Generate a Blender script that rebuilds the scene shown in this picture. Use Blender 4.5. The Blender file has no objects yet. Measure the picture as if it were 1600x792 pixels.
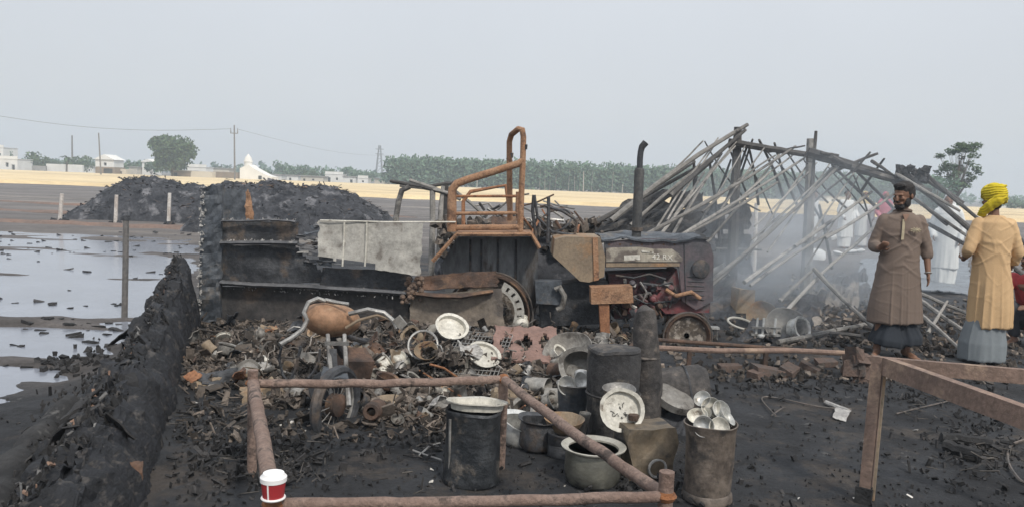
import bpy, bmesh, math, random
from mathutils import Vector, Matrix, noise, Euler
R = math.radians
V = Vector
scene = bpy.context.scene
col = scene.collection

# ------------------------------------------------------------------ camera
CAM_H, F_PX, PITCH, ROLL = 1.65, 1250.0, 5.07, 2.2
cam_d = bpy.data.cameras.new('camera')
cam_d.sensor_width = 36.0
cam_d.lens = 36.0 * F_PX / 1600.0
cam_d.clip_start, cam_d.clip_end = 0.05, 5000
cam = bpy.data.objects.new('camera', cam_d)
col.objects.link(cam)
CR = Matrix.Rotation(R(90 - PITCH), 3, 'X') @ Matrix.Rotation(R(ROLL), 3, 'Z')
cam.matrix_world = Matrix.Translation((0, 0, CAM_H)) @ CR.to_4x4()
scene.camera = cam
scene.render.resolution_x, scene.render.resolution_y = 1024, 506

# ------------------------------------------------------------------ sky, sun, exposure
SUN_EL, SUN_AZ = 48, 150          # compass from +Y, clockwise: high, behind and right of the viewer
w = bpy.data.worlds.new('World')
scene.world = w
w.use_nodes = True
nt = w.node_tree
for n in list(nt.nodes):
    nt.nodes.remove(n)
sky = nt.nodes.new('ShaderNodeTexSky')
sky.sky_type = 'NISHITA'
sky.sun_disc = False
sky.sun_elevation, sky.sun_rotation = R(SUN_EL), R(SUN_AZ)
sky.dust_density, sky.air_density, sky.ozone_density = 5.0, 1.0, 1.0
veil = nt.nodes.new('ShaderNodeMix')
veil.data_type = 'RGBA'
veil.inputs[0].default_value = 0.9
# thin overcast: luminance rises from horizon to zenith, with faint cloud unevenness
wtc = nt.nodes.new('ShaderNodeTexCoord'); wsp = nt.nodes.new('ShaderNodeSeparateXYZ'); nt.links.new(wtc.outputs['Generated'], wsp.inputs[0])
wgr = nt.nodes.new('ShaderNodeMapRange'); nt.links.new(wsp.outputs[2], wgr.inputs[0])
for i_, q_ in enumerate((0.0, 1.0, 0.93, 1.62)): wgr.inputs[i_ + 1].default_value = q_
wno = nt.nodes.new('ShaderNodeTexNoise'); wno.inputs['Scale'].default_value = 1.6; wno.inputs['Detail'].default_value = 4; nt.links.new(wtc.outputs['Generated'], wno.inputs['Vector'])
wnr = nt.nodes.new('ShaderNodeMapRange'); nt.links.new(wno.outputs[0], wnr.inputs[0])
for i_, q_ in enumerate((0.3, 0.7, 0.95, 1.05)): wnr.inputs[i_ + 1].default_value = q_
wmu = nt.nodes.new('ShaderNodeMath'); wmu.operation = 'MULTIPLY'; nt.links.new(wgr.outputs[0], wmu.inputs[0]); nt.links.new(wnr.outputs[0], wmu.inputs[1])
wsc = nt.nodes.new('ShaderNodeVectorMath'); wsc.operation = 'SCALE'; wsc.inputs[0].default_value = (5.35, 5.58, 5.9); nt.links.new(wmu.outputs[0], wsc.inputs['Scale'])
nt.links.new(wsc.outputs[0], veil.inputs[7])
bg = nt.nodes.new('ShaderNodeBackground')
bg.inputs[1].default_value = 0.1
wo = nt.nodes.new('ShaderNodeOutputWorld')
nt.links.new(sky.outputs[0], veil.inputs[6])
nt.links.new(veil.outputs[2], bg.inputs[0])
nt.links.new(bg.outputs[0], wo.inputs[0])
sun_d = bpy.data.lights.new('sun', 'SUN')
sun_d.energy, sun_d.angle, sun_d.color = 2.0, R(7), (1.0, .94, .85)
sun = bpy.data.objects.new('sun', sun_d)
col.objects.link(sun)
sd = V((math.sin(R(SUN_AZ)) * math.cos(R(SUN_EL)), math.cos(R(SUN_AZ)) * math.cos(R(SUN_EL)), math.sin(R(SUN_EL))))
sun.rotation_euler = sd.to_track_quat('Z', 'Y').to_euler()
scene.view_settings.view_transform = 'Standard'
scene.view_settings.look = 'None'
scene.view_settings.exposure = 0.36
scene.view_settings.gamma = 1.0
scene.view_settings.use_curve_mapping = False
scene.render.engine = 'CYCLES'
scene.cycles.use_denoising = True
scene.cycles.use_adaptive_sampling = True
scene.cycles.max_bounces = 6
scene.cycles.volume_bounces = 1
scene.cycles.volume_step_rate = 2.0
scene.cycles.volume_max_steps = 128

# ------------------------------------------------------------------ helpers
rnd = random.Random(7)
def U(a, b): return rnd.uniform(a, b)
def fbm(x, y, z=0.0, o=4):
    s, a, f = 0.0, 1.0, 1.0
    for _ in range(o):
        s += a * noise.noise(V((x * f, y * f, z * f)))
        a *= .5; f *= 2.03
    return s
def sst(a, b, x):
    t = min(1, max(0, (x - a) / (b - a)))
    return t * t * (3 - 2 * t)
def flood(x, y):
    edge = -2.75 - (y - 5.5) * .2 if y < 9 else -3.45 - (y - 9) * .35
    return sst(0, .7, edge - x + .25 * noise.noise(V((x * .9, y * .9, 3)))) * sst(4.9, 5.5, y + .3 * noise.noise(V((x, y, 9)))) * (1 - sst(19, 21, y))
def H(x, y):
    z = .035 + .022 * fbm(x * 1.1, y * 1.1) + .007 * noise.noise(V((x * 7, y * 7, 0)))
    if y > 12:
        z += .05 * fbm(x * .12, y * .2, 4) * sst(12, 20, y)
    f = flood(x, y)
    if f > 0:
        b = 0
        for yc, wd, a in ((8.7, .40, .085), (6.6, .22, .06), (12.2, .35, .055), (15.8, .8, .07), (18.4, .9, .075)):
            yy = y + .35 * noise.noise(V((x * .35, yc, 1)))
            b = max(b, a * math.exp(-((yy - yc) / wd) ** 2) * (.75 + .9 * noise.noise(V((x * .8, y * 1.5, 5)))))
        zw = -.094 + b + .045 * max(0, noise.noise(V((x * .55, y * 1.6, 2))) - .12) + .030 * fbm(x * 1.3, y * 4.5, 7)
        z = z * (1 - f) + zw * f
    z += .26 * math.exp(-((x + .85) / 1.9) ** 2 - ((y - 7.2) / 1.0) ** 2) + .02 * max(0, noise.noise(V((x * 3.1, y * 3.1, 6)))) * (y < 11)
    z += .10 * math.exp(-((x - 4.1) / 1.5) ** 2 - ((y - 10.6) / 1.4) ** 2)
    z += .10 * math.exp(-((x + 3.0) / .8) ** 2 - ((y - 4.9) / 1.3) ** 2)
    return z
def ray(px, py):
    d = CR @ V(((px - 800) / F_PX, -(py - 396) / F_PX, -1))
    return d
def at(px, py, Y):
    d = ray(px, py)
    return V((0, 0, CAM_H)) + d * (Y / d.y)
def G(px, py, dz=0.0):
    d = ray(px, py)
    t, z = 3.0, 0.0
    for _ in range(12):
        t = (z + dz - CAM_H) / d.z
        p = d * t
        z = H(p.x, p.y)
    p = V((0, 0, CAM_H)) + d * t
    return p
def onground(x, y, dz=0.0): return V((x, y, H(x, y) + dz))

class MB:
    def __init__(s): s.v, s.f, s.m = [], [], []
    def add(s, vs, fs, mi=0):
        o = len(s.v)
        s.v += [V(p) for p in vs]
        s.f += [tuple(i + o for i in f) for f in fs]
        s.m += [mi] * len(fs)
        return s
    def box(s, c, d, rot=None, jit=0, mi=0):
        c = V(c); M = rot.to_matrix() if isinstance(rot, Euler) else (rot or Matrix.Identity(3))
        vs = []
        for k in range(8):
            p = V(((k & 1) - .5, ((k >> 1) & 1) - .5, ((k >> 2) & 1) - .5))
            p = V((p.x * d[0], p.y * d[1], p.z * d[2]))
            if jit: p += V((U(-1, 1), U(-1, 1), U(-1, 1))) * jit
            vs.append(c + M @ p)
        return s.add(vs, [(0, 2, 3, 1), (4, 5, 7, 6), (0, 1, 5, 4), (2, 6, 7, 3), (0, 4, 6, 2), (1, 3, 7, 5)], mi)
    def beam(s, a, b, w=.05, h=.05, up=(0, 0, 1), mi=0):
        a, b = V(a), V(b); z = (b - a); L = z.length; z.normalize()
        x = V(up).cross(z)
        if x.length < 1e-4: x = V((1, 0, 0)).cross(z)
        x.normalize(); y = z.cross(x)
        M = Matrix((x, y, z)).transposed()
        return s.box((a + b) / 2, (w, h, L), M, 0, mi)
    def tube(s, path, rad, n=8, cap=True, sq=None, mi=0):
        path = [V(p) for p in path]
        if not isinstance(rad, list): rad = [rad] * len(path)
        vs, fs = [], []
        px = None
        for i, p in enumerate(path):
            t = (path[min(i + 1, len(path) - 1)] - path[max(i - 1, 0)])
            if t.length < 1e-9: t = V((0, 0, 1))
            t.normalize()
            if px is None:
                x = t.cross(V((0, 0, 1)))
                if x.length < .05: x = t.cross(V((0, 1, 0)))
            else:
                x = px - t * px.dot(t)
            x.normalize(); px = x
            y = t.cross(x)
            r = rad[i]
            ra, rb = (r if isinstance(r, (list, tuple)) else (r, r))
            for k in range(n):
                a = 2 * math.pi * k / n
                vs.append(p + x * (math.cos(a) * ra) + y * (math.sin(a) * rb))
        for i in range(len(path) - 1):
            for k in range(n):
                k2 = (k + 1) % n
                fs.append((i * n + k, i * n + k2, (i + 1) * n + k2, (i + 1) * n + k))
        if cap:
            fs.append(tuple(range(n - 1, -1, -1)))
            fs.append(tuple((len(path) - 1) * n + k for k in range(n)))
        return s.add(vs, fs, mi)
    def lathe(s, prof, n=20, M=None, mi=0):
        M = M or Matrix.Identity(4)
        vs, fs = [], []
        for r, z in prof:
            for k in range(n):
                a = 2 * math.pi * k / n
                vs.append(M @ V((r * math.cos(a), r * math.sin(a), z)))
        for i in range(len(prof) - 1):
            for k in range(n):
                k2 = (k + 1) % n
                fs.append((i * n + k, i * n + k2, (i + 1) * n + k2, (i + 1) * n + k))
        if prof[0][0] > 1e-4: fs.append(tuple(range(n - 1, -1, -1)))
        if prof[-1][0] > 1e-4: fs.append(tuple((len(prof) - 1) * n + k for k in range(n)))
        return s.add(vs, fs, mi)
    def ell(s, c, r, n=14, M=None, mi=0):
        c = V(c); M = M or Matrix.Identity(3)
        prof = [(math.sin(math.pi * i / (n // 2)), -math.cos(math.pi * i / (n // 2))) for i in range(n // 2 + 1)]
        X = Matrix.Translation(c) @ M.to_4x4() @ Matrix.Diagonal((r[0], r[1], r[2], 1))
        prof[0] = (1e-5, -1); prof[-1] = (1e-5, 1)
        return s.lathe(prof, n, X, mi)
    def prism(s, pts, vec, mi=0):
        pts = [V(p) for p in pts]; vec = V(vec); n = len(pts)
        vs = pts + [p + vec for p in pts]
        fs = [tuple(range(n)), tuple(range(2 * n - 1, n - 1, -1))] + [(i, i + n, (i + 1) % n + n, (i + 1) % n) for i in range(n)]
        return s.add(vs, fs, mi)
    def slab(s, pxs, Y, th, mi=0):
        return s.prism([at(x, y, Y) for x, y in pxs], (0, th, 0), mi)
    def torus(s, c, R_, r, n=24, m=6, M=None, a0=0, a1=2 * math.pi, mi=0):
        M = M or Matrix.Identity(3); c = V(c)
        full = abs(a1 - a0 - 2 * math.pi) < 1e-6
        pts = [c + M @ V((R_ * math.cos(a0 + (a1 - a0) * i / n), R_ * math.sin(a0 + (a1 - a0) * i / n), 0)) for i in range(n + 1)]
        return s.tube(pts, r, m, not full, mi=mi)
    def sheet(s, a, b, c, d, nx=10, ny=8, amp=.02, fr=4, th=.006, jag=0.0, seed=0, hole=None, mi=0):
        a, b, c, d = V(a), V(b), V(c), V(d)
        nrm = (b - a).cross(d - a).normalized()
        P, Q = [], []
        for j in range(ny + 1):
            for i in range(nx + 1):
                u, v = i / nx, j / ny
                uu, vv = u, v
                if jag:
                    q = noise.noise(V((u * 7 + seed, v * 7, seed * 1.7))) + .6 * noise.noise(V((u * 19, v * 19 + seed, 3)))
                    if j in (0, ny): vv += (jag * q) * (1 if j else -1)
                    if i in (0, nx): uu += (jag * q) * (1 if i else -1)
                p = (a * (1 - uu) + b * uu) * (1 - vv) + (d * (1 - uu) + c * uu) * vv
                p = p + nrm * amp * (noise.noise(p * fr + V((seed, seed, 0))) + .5 * noise.noise(p * fr * 2.3 + V((seed, 5, 0))))
                P.append(p); Q.append(p - nrm * th)
        vs = P + Q; o = len(P); W = nx + 1
        cells = {(i, j) for j in range(ny) for i in range(nx) if not (hole and hole((i + .5) / nx, (j + .5) / ny))}
        fs = []
        for i, j in cells:
            k = j * W + i
            fs.append((k, k + 1, k + W + 1, k + W)); fs.append((o + k, o + k + W, o + k + W + 1, o + k + 1))
            if (i, j - 1) not in cells: fs.append((k, o + k, o + k + 1, k + 1))
            if (i, j + 1) not in cells: fs.append((k + W, k + W + 1, o + k + W + 1, o + k + W))
            if (i - 1, j) not in cells: fs.append((k, k + W, o + k + W, o + k))
            if (i + 1, j) not in cells: fs.append((k + 1, o + k + 1, o + k + W + 1, k + W + 1))
        used = sorted({q for f in fs for q in f}); mp = {q: i for i, q in enumerate(used)}
        return s.add([vs[q] for q in used], [tuple(mp[q] for q in f) for f in fs], mi)
    def chunk(s, c, d, jit=.28, mi=0):
        e = Euler((U(0, 6.3), U(0, 6.3), U(0, 6.3)))
        return s.box(c, d, e, min(d) * jit, mi)
    def mesh(s, name, mats, smooth=False):
        me = bpy.data.meshes.new(name)
        me.from_pydata([tuple(p) for p in s.v], [], s.f)
        for m in (mats if isinstance(mats, (list, tuple)) else [mats]): me.materials.append(m)
        if any(s.m): me.polygons.foreach_set('material_index', s.m)
        if smooth: me.shade_smooth()
        me.update()
        return me
    def build(s, name, mats, parent=None, smooth=False, world=False):
        if world and parent is not None:
            o = parent.location
            s.v = [p - o for p in s.v]
        ob = bpy.data.objects.new(name, s.mesh(name, mats, smooth))
        col.objects.link(ob)
        ob.parent = parent
        if smooth:
            try: ob.data.set_sharp_from_angle(angle=R(40))
            except Exception: pass
        return ob
    def solo(s, name, mats, label, cat, base, group=None, smooth=False):
        """one-mesh thing, world-space verts, origin moved to its base"""
        base = V(base)
        s.v = [p - base for p in s.v]
        ob = s.build(name, mats, None, smooth)
        ob.location = base
        tag(ob, label, cat, group)
        return ob

def tag(o, label=None, cat=None, group=None, kind=None):
    if label: o['label'] = label
    if cat: o['category'] = cat
    if group: o['group'] = group
    if kind: o['kind'] = kind
    return o
def thing(name, label, cat, loc=(0, 0, 0), rz=0, group=None):
    o = bpy.data.objects.new(name, None)
    col.objects.link(o)
    o.location = loc; o.rotation_euler = (0, 0, rz)
    o.empty_display_size = .1
    return tag(o, label, cat, group)
def copy_tree(o, parent=None):
    c = o.copy(); col.objects.link(c); c.parent = parent
    for ch in list(o.children): copy_tree(ch, c)
    return c
def remesh(mb, name, mats, voxel=.012, smooth=2, fold=None):
    me = mb.mesh('tmp', mats)
    ob = bpy.data.objects.new('tmp', me); col.objects.link(ob)
    m = ob.modifiers.new('r', 'REMESH'); m.mode = 'VOXEL'; m.voxel_size = voxel
    if smooth:
        m2 = ob.modifiers.new('s', 'SMOOTH'); m2.iterations = smooth; m2.factor = .5
    dg = bpy.context.evaluated_depsgraph_get()
    me2 = bpy.data.meshes.new_from_object(ob.evaluated_get(dg))
    bpy.data.objects.remove(ob); bpy.data.meshes.remove(me)
    me2.name = name
    if fold:
        nr = [v.normal.copy() for v in me2.vertices]
        for v, n in zip(me2.vertices, nr):
            v.co += n * fold(v.co)
    me2.materials.clear()
    me2.materials.append(mats)
    me2.shade_smooth()
    me2.update()
    return me2
def link_mesh(name, me, parent):
    o = bpy.data.objects.new(name, me); col.objects.link(o); o.parent = parent
    return o

# ------------------------------------------------------------------ materials
def M(name, c1, c2=None, rough=.85, metal=0.0, scale=5.0, bump=.4, bscale=40.0, c3=None, t3=.62, scale3=2.2, fine=.35, island=0.0, vary=0.0, stretch=None, lo=.35, hi=.65, spec=.5, rvar=0.0):
    m = bpy.data.materials.new(name); m.use_nodes = True
    t = m.node_tree; N = t.nodes; L = t.links
    b = N['Principled BSDF']
    b.inputs['Metallic'].default_value = metal
    b.inputs['Roughness'].default_value = rough
    b.inputs['Specular IOR Level'].default_value = spec
    tc = N.new('ShaderNodeTexCoord'); src = tc.outputs['Object']
    if stretch:
        mp = N.new('ShaderNodeMapping'); mp.inputs['Scale'].default_value = stretch
        L.new(src, mp.inputs[0]); src = mp.outputs[0]
    oi = N.new('ShaderNodeObjectInfo')
    ad = N.new('ShaderNodeVectorMath'); ad.operation = 'ADD'
    sc = N.new('ShaderNodeVectorMath'); sc.operation = 'SCALE'; sc.inputs['Scale'].default_value = 37.0
    cmb = N.new('ShaderNodeCombineXYZ')
    for i in range(3): L.new(oi.outputs['Random'], cmb.inputs[i])
    L.new(cmb.outputs[0], sc.inputs[0]); L.new(src, ad.inputs[0]); L.new(sc.outputs[0], ad.inputs[1])
    src = ad.outputs[0]
    def nz(s, d=5.0, rg=.6):
        n = N.new('ShaderNodeTexNoise'); n.inputs['Scale'].default_value = s; n.inputs['Detail'].default_value = d
        n.inputs['Roughness'].default_value = rg; L.new(src, n.inputs['Vector']); return n.outputs[0]
    def mr(v, a, bb, c=0., d=1.):
        n = N.new('ShaderNodeMapRange'); L.new(v, n.inputs[0])
        for i, q in enumerate((a, bb, c, d)): n.inputs[i + 1].default_value = q
        return n.outputs[0]
    def mix(f, a, bb, mode='MIX'):
        n = N.new('ShaderNodeMix'); n.data_type = 'RGBA'; n.blend_type = mode
        for idx, q in ((0, f), (6, a), (7, bb)):
            if hasattr(q, 'links'): L.new(q, n.inputs[idx])
            else: n.inputs[idx].default_value = q if idx == 0 else (*q[:3], 1)
        return n.outputs[2]
    cur = (*c1, 1)
    if c2: cur = mix(mr(nz(scale), lo, hi), c1, c2)
    if c3: cur = mix(mr(nz(scale3, 6, .65), t3 - .05, t3 + .05), cur, c3)
    def shade(amount, fac):
        nonlocal cur
        hv = N.new('ShaderNodeHueSaturation')
        L.new(mr(fac, 0, 1, 1 - amount, 1 + amount), hv.inputs['Value'])
        if hasattr(cur, 'links'): L.new(cur, hv.inputs['Color'])
        else: hv.inputs['Color'].default_value = cur
        cur = hv.outputs[0]
    if fine: shade(fine, mr(nz(bscale * .8, 4, .7), .25, .75))
    if island:
        ge = N.new('ShaderNodeNewGeometry'); shade(island, ge.outputs['Random Per Island'])
    if vary: shade(vary, oi.outputs['Random'])
    if hasattr(cur, 'links'): L.new(cur, b.inputs['Base Color'])
    else: b.inputs['Base Color'].default_value = cur
    if rvar: L.new(mr(nz(scale * 1.7), .3, .7, max(0, rough - rvar), min(1, rough + rvar)), b.inputs['Roughness'])
    if bump:
        bp = N.new('ShaderNodeBump'); bp.inputs['Strength'].default_value = bump; bp.inputs['Distance'].default_value = .02
        L.new(nz(bscale, 6, .7), bp.inputs['Height']); L.new(bp.outputs[0], b.inputs['Normal'])
    return m

rust = M('rust', (.20, .088, .045), (.34, .165, .085), .85, 0, 6, .5, 60, c3=(.10, .06, .045), t3=.6, rvar=.1)
rust_orange = M('rust_orange', (.31, .165, .09), (.36, .215, .13), .85, 0, 6, .7, 60, c3=(.15, .085, .055), t3=.58, scale3=7)
rust_dark = M('rust_dark', (.05, .036, .03), (.13, .075, .05), .85, 0, 6, .5, 50, c3=(.2, .12, .07), t3=.62)
rust_tan = M('rust_tan', (.27, .21, .145), (.20, .155, .11), .8, 0, 4, .3, 40, c3=(.28, .165, .085), t3=.58)
char = M('char', (.012, .012, .013), (.035, .034, .034), .85, 0, 6, .8, 30, c3=(.10, .098, .095), t3=.64, scale3=9)
char_metal = M('char_metal', (.019, .021, .025), (.064, .067, .074), .6, .1, 2.6, .6, 26, c3=(.105, .082, .066), t3=.57, scale3=3.4, fine=.5, rvar=.18)
char_blue = M('char_blue', (.036, .043, .053), (.10, .112, .128), .6, .1, 3.0, .5, 26, c3=(.12, .11, .10), t3=.58, scale3=5, fine=.5, rvar=.15)
ash = M('ash', (.28, .27, .26), (.42, .41, .39), .95, 0, 6, .6, 40)
mud_char = M('mud_char', (.022, .024, .028), (.06, .062, .069), .9, 0, 4, .9, 22, c3=(.11, .085, .065), t3=.6, scale3=5)
steel = M('steel', (.36, .355, .34), (.16, .15, .14), .42, .55, 6, .25, 40, c3=(.06, .055, .05), t3=.6, scale3=8, vary=.3, rvar=.15)
steel_clean = M('steel_clean', (.62, .62, .60), (.42, .42, .40), .35, .45, 6, .15, 40, c3=(.22, .2, .17), t3=.64, scale3=8, vary=.15, rvar=.12)
alu = M('alu', (.30, .29, .27), (.19, .175, .155), .6, .25, 5, .3, 40, c3=(.09, .08, .07), t3=.6, scale3=7, vary=.35)
enamel = M('enamel', (.62, .60, .54), (.45, .43, .37), .5, 0, 6, .2, 40, c3=(.16, .13, .10), t3=.64, scale3=9, vary=.12)
cream_sheet = M('cream_sheet', (.41, .395, .36), (.30, .29, .265), .7, .1, 4, .3, 25, c3=(.13, .115, .10), t3=.60, scale3=5)
bamboo = M('bamboo', (.30, .285, .265), (.20, .19, .175), .8, 0, 7, .4, 40, c3=(.05, .048, .047), t3=.6, scale3=4, vary=.35)
bamboo_char = M('bamboo_char', (.05, .048, .048), (.09, .085, .08), .85, 0, 7, .5, 40, c3=(.18, .17, .155), t3=.64, scale3=5, vary=.3)
brick_m = M('brick_m', (.12, .082, .066), (.085, .065, .056), .95, 0, 9, .7, 50, c3=(.08, .07, .065), t3=.58, scale3=9, vary=.25)
red_paint = M('red_paint', (.19, .045, .05), (.10, .05, .05), .6, 0, 5, .3, 30, c3=(.10, .08, .078), t3=.56, scale3=6, rvar=.1)
hood_m = M('hood_m', (.07, .068, .076), (.115, .085, .092), .65, .05, 3, .25, 30, c3=(.07, .075, .085), t3=.55, scale3=4)
rubble_m = M('rubble_m', (.038, .034, .031), (.15, .122, .10), .95, 0, 3, .6, 40, island=.85, c3=(.26, .22, .18), t3=.66, scale3=14)
charbits_m = M('charbits_m', (.010, .010, .011), (.038, .036, .036), .8, 0, 3, .6, 40, island=.7, c3=(.12, .11, .10), t3=.70, scale3=11)
paper_m = M('paper_m', (.40, .38, .34), (.55, .53, .5), .9, 0, 9, .2, 40, island=.5)
wood_old = M('wood_old', (.30, .19, .135), (.20, .13, .095), .85, 0, 5, .4, 50, stretch=(1, 1, 1), c3=(.10, .075, .06), t3=.62)
concrete = M('concrete', (.36, .35, .335), (.27, .26, .25), .9, 0, 5, .3, 40)
wire_m = M('wire_m', (.10, .095, .09), (.18, .15, .13), .6, .5, 8, 0, 40)
smoke_sheet_m = M('smoke_sheet_m', (.21, .235, .26), (.15, .165, .185), .6, 0, 3, .3, 15, c3=(.14, .14, .14), t3=.64)  # smoky pale tone for the stand-in sheet behind the men
# ------------------------------------------------------------------ ground, water, fields
def ground_mat():
    m = bpy.data.materials.new('burnt_ground'); m.use_nodes = True
    t = m.node_tree; N = t.nodes; L = t.links; b = N['Principled BSDF']
    tc = N.new('ShaderNodeTexCoord'); P = tc.outputs['Object']
    sep = N.new('ShaderNodeSeparateXYZ'); L.new(P, sep.inputs[0])
    def nz(s, d=6, rg=.6, st=None):
        n = N.new('ShaderNodeTexNoise'); n.inputs['Scale'].default_value = s; n.inputs['Detail'].default_value = d; n.inputs['Roughness'].default_value = rg
        if st:
            mp = N.new('ShaderNodeMapping'); mp.inputs['Scale'].default_value = st; L.new(P, mp.inputs[0]); L.new(mp.outputs[0], n.inputs['Vector'])
        else: L.new(P, n.inputs['Vector'])
        return n.outputs[0]
    def mr(v, a, bb, c=0., d=1.):
        n = N.new('ShaderNodeMapRange'); L.new(v, n.inputs[0])
        for i, q in enumerate((a, bb, c, d)): n.inputs[i + 1].default_value = q
        return n.outputs[0]
    def mix(f, a, bb):
        n = N.new('ShaderNodeMix'); n.data_type = 'RGBA'
        for idx, q in ((0, f), (6, a), (7, bb)):
            if hasattr(q, 'links'): L.new(q, n.inputs[idx])
            else: n.inputs[idx].default_value = q if idx == 0 else (*q[:3], 1)
        return n.outputs[2]
    def mth(op, a, bb):
        n = N.new('ShaderNodeMath'); n.operation = op
        for i, q in enumerate((a, bb)):
            if hasattr(q, 'links'): L.new(q, n.inputs[i])
            else: n.inputs[i].default_value = q
        return n.outputs[0]
    near = mix(mr(nz(1.6), .38, .62), (.013, .0135, .0155), (.034, .0362, .041))
    near = mix(mr(nz(5.5, 6, .7), .60, .74), near, (.062, .055, .050))       # ash and brown soil showing
    near = mix(mr(nz(.9, 7, .7), .53, .60), near, (.060, .050, .043))
    near = mix(mr(nz(2.6, 7, .75), .62, .66), near, (.095, .092, .09))
    near = mix(mr(nz(1.9, 7, .7, (1, 1.4, 1)), .60, .66), near, (.008, .008, .009))
    near = mix(mr(nz(42, 3, .7), .70, .76), near, (.11, .105, .10))            # ash flecks
    far = mix(mr(nz(.35, 6, .6, (.5, 1.6, 1)), .36, .64), (.105, .095, .09), (.19, .172, .16))
    far = mix(mr(nz(.16, 6, .65, (.4, 2.2, 1)), .56, .66), far, (.26, .23, .20))
    far = mix(mr(nz(3, 5, .7, (.6, 2, 1)), .60, .74), far, (.07, .062, .06))
    edge = mth('ADD', sep.outputs[1], mr(nz(.5), 0, 1, -3, 3))
    c = mix(mr(edge, 15, 21), near, far)
    # muddy soil of the flooded plot, left of the burnt yard
    mud = mix(mr(nz(1.1, 6, .65, (.6, 1.8, 1)), .35, .65), (.05, .045, .043), (.13, .115, .108))
    le = mth('ADD', sep.outputs[0], mr(nz(1.2), 0, 1, -.5, .5))
    le = mth('ADD', le, mth('MULTIPLY', sep.outputs[1], .24))
    c2 = mix(mth('MULTIPLY', mr(le, -1.4, -1.9), mr(sep.outputs[1], 5.6, 6.3)), c, mix(mr(edge, 17, 22), mud, far))
    fine = N.new('ShaderNodeHueSaturation'); L.new(c2, fine.inputs['Color']); L.new(mr(nz(28, 5, .75), .25, .75, .6, 1.4), fine.inputs['Value'])
    L.new(fine.outputs[0], b.inputs['Base Color'])
    L.new(mr(nz(2.2), .3, .7, .6, .95), b.inputs['Roughness'])
    b.inputs['Specular IOR Level'].default_value = .4
    bp = N.new('ShaderNodeBump'); bp.inputs['Strength'].default_value = .9; bp.inputs['Distance'].default_value = .04
    L.new(nz(17, 7, .75), bp.inputs['Height']); L.new(bp.outputs[0], b.inputs['Normal'])
    return m

def axis(lo, hi, step, far_lo, far_hi, g=1.16):
    a = []; x = lo
    while x <= hi: a.append(x); x += step
    s = step; x = a[-1]
    while x < far_hi: s *= g; x += s; a.append(x)
    s = step; x = lo; pre = []
    while x > far_lo: s *= g; x -= s; pre.append(x)
    return pre[::-1] + a
xs = axis(-9.0, 7.5, .085, -1500, 1500)
ys = axis(2.6, 16.0, .075, -60, 3000, 1.07)
mb = MB()
W_ = len(xs)
gv = [(x, y, H(x, y) if -60 < x < 60 and y < 70 else .03) for y in ys for x in xs]
gf = [(j * W_ + i, j * W_ + i + 1, (j + 1) * W_ + i + 1, (j + 1) * W_ + i) for j in range(len(ys) - 1) for i in range(W_ - 1)]
gm = bpy.data.meshes.new('ground'); gm.from_pydata(gv, [], gf); gm.shade_smooth(); gm.materials.append(ground_mat())
go = bpy.data.objects.new('ground', gm); col.objects.link(go)
tag(go, 'burnt black soil of the yard running into grey stubble fields', None, None, 'structure')

wm = M('silty_water', (.235, .255, .30), (.19, .205, .24), .16, 0, .8, .12, 5, fine=.08, spec=.8)
mb = MB()
wx = [-40 + 38.0 * i / 20 for i in range(21)]
mb.add([(-45, 4.7, -.045), (-2.3, 4.7, -.045), (-2.3, 21.5, -.045), (-45, 21.5, -.045)], [(0, 1, 2, 3)])
wo_ = mb.build('water', wm)
tag(wo_, 'pale silty flood water lying over the plot left of the yard', None, None, 'structure')

# golden stubble field: a raised slab of standing straw with a broken front edge
straw_m = M('straw_m', (.72, .58, .35), (.62, .48, .28), .95, 0, .12, .5, 2, c3=(.46, .35, .20), t3=.58, scale3=.1, fine=.25, stretch=(.35, 1.6, 1))
mb = MB()
n = 260
top, frt, back = [], [], []
for i in range(n + 1):
    x = -260 + 520 * i / n
    yf = 63 + 1.2 * fbm(x * .05, 3) + .5 * fbm(x * .7, 1, 2)
    top.append((x, yf + .3, .32 + .1 * fbm(x * .8, 9))); frt.append((x, yf, 0)); back.append((x, 155, .34))
k = n + 1
mb.add(frt + top + back, [(i, i + 1, k + i + 1, k + i) for i in range(n)] + [(k + i, k + i + 1, 2 * k + i + 1, 2 * k + i) for i in range(n)])
f_ = mb.build('wheat_field', straw_m)
tag(f_, 'golden cut wheat field beyond the grey burnt plain', None, None, 'structure')
# pale strips of cut straw in the grey plain and a reddish mud bund
bund_m = M('bund_m', (.20, .13, .10), (.14, .11, .095), .95, 0, 1.2, .6, 12)
mb = MB()
for (x0, x1, y, hh, sd_) in ((-30, -5.5, 22.0, .12, 1), (-30, -6.5, 27.5, .07, 3), (-46, -4, 33, .10, 5)):
    path = []; rr = []
    for i in range(60):
        x = x0 + (x1 - x0) * i / 59
        path.append((x, y + .4 * fbm(x * .2, sd_), .0)); rr.append((.45 + .12 * fbm(x * .5, sd_), max(.03, hh + .06 * fbm(x * .9, sd_, 2))))
    mb.tube(path, rr, 8)
b_ = mb.build('mud_bund', bund_m, None, True)
tag(b_, 'low reddish mud bunds crossing the plain at left', None, None, 'structure')

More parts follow.
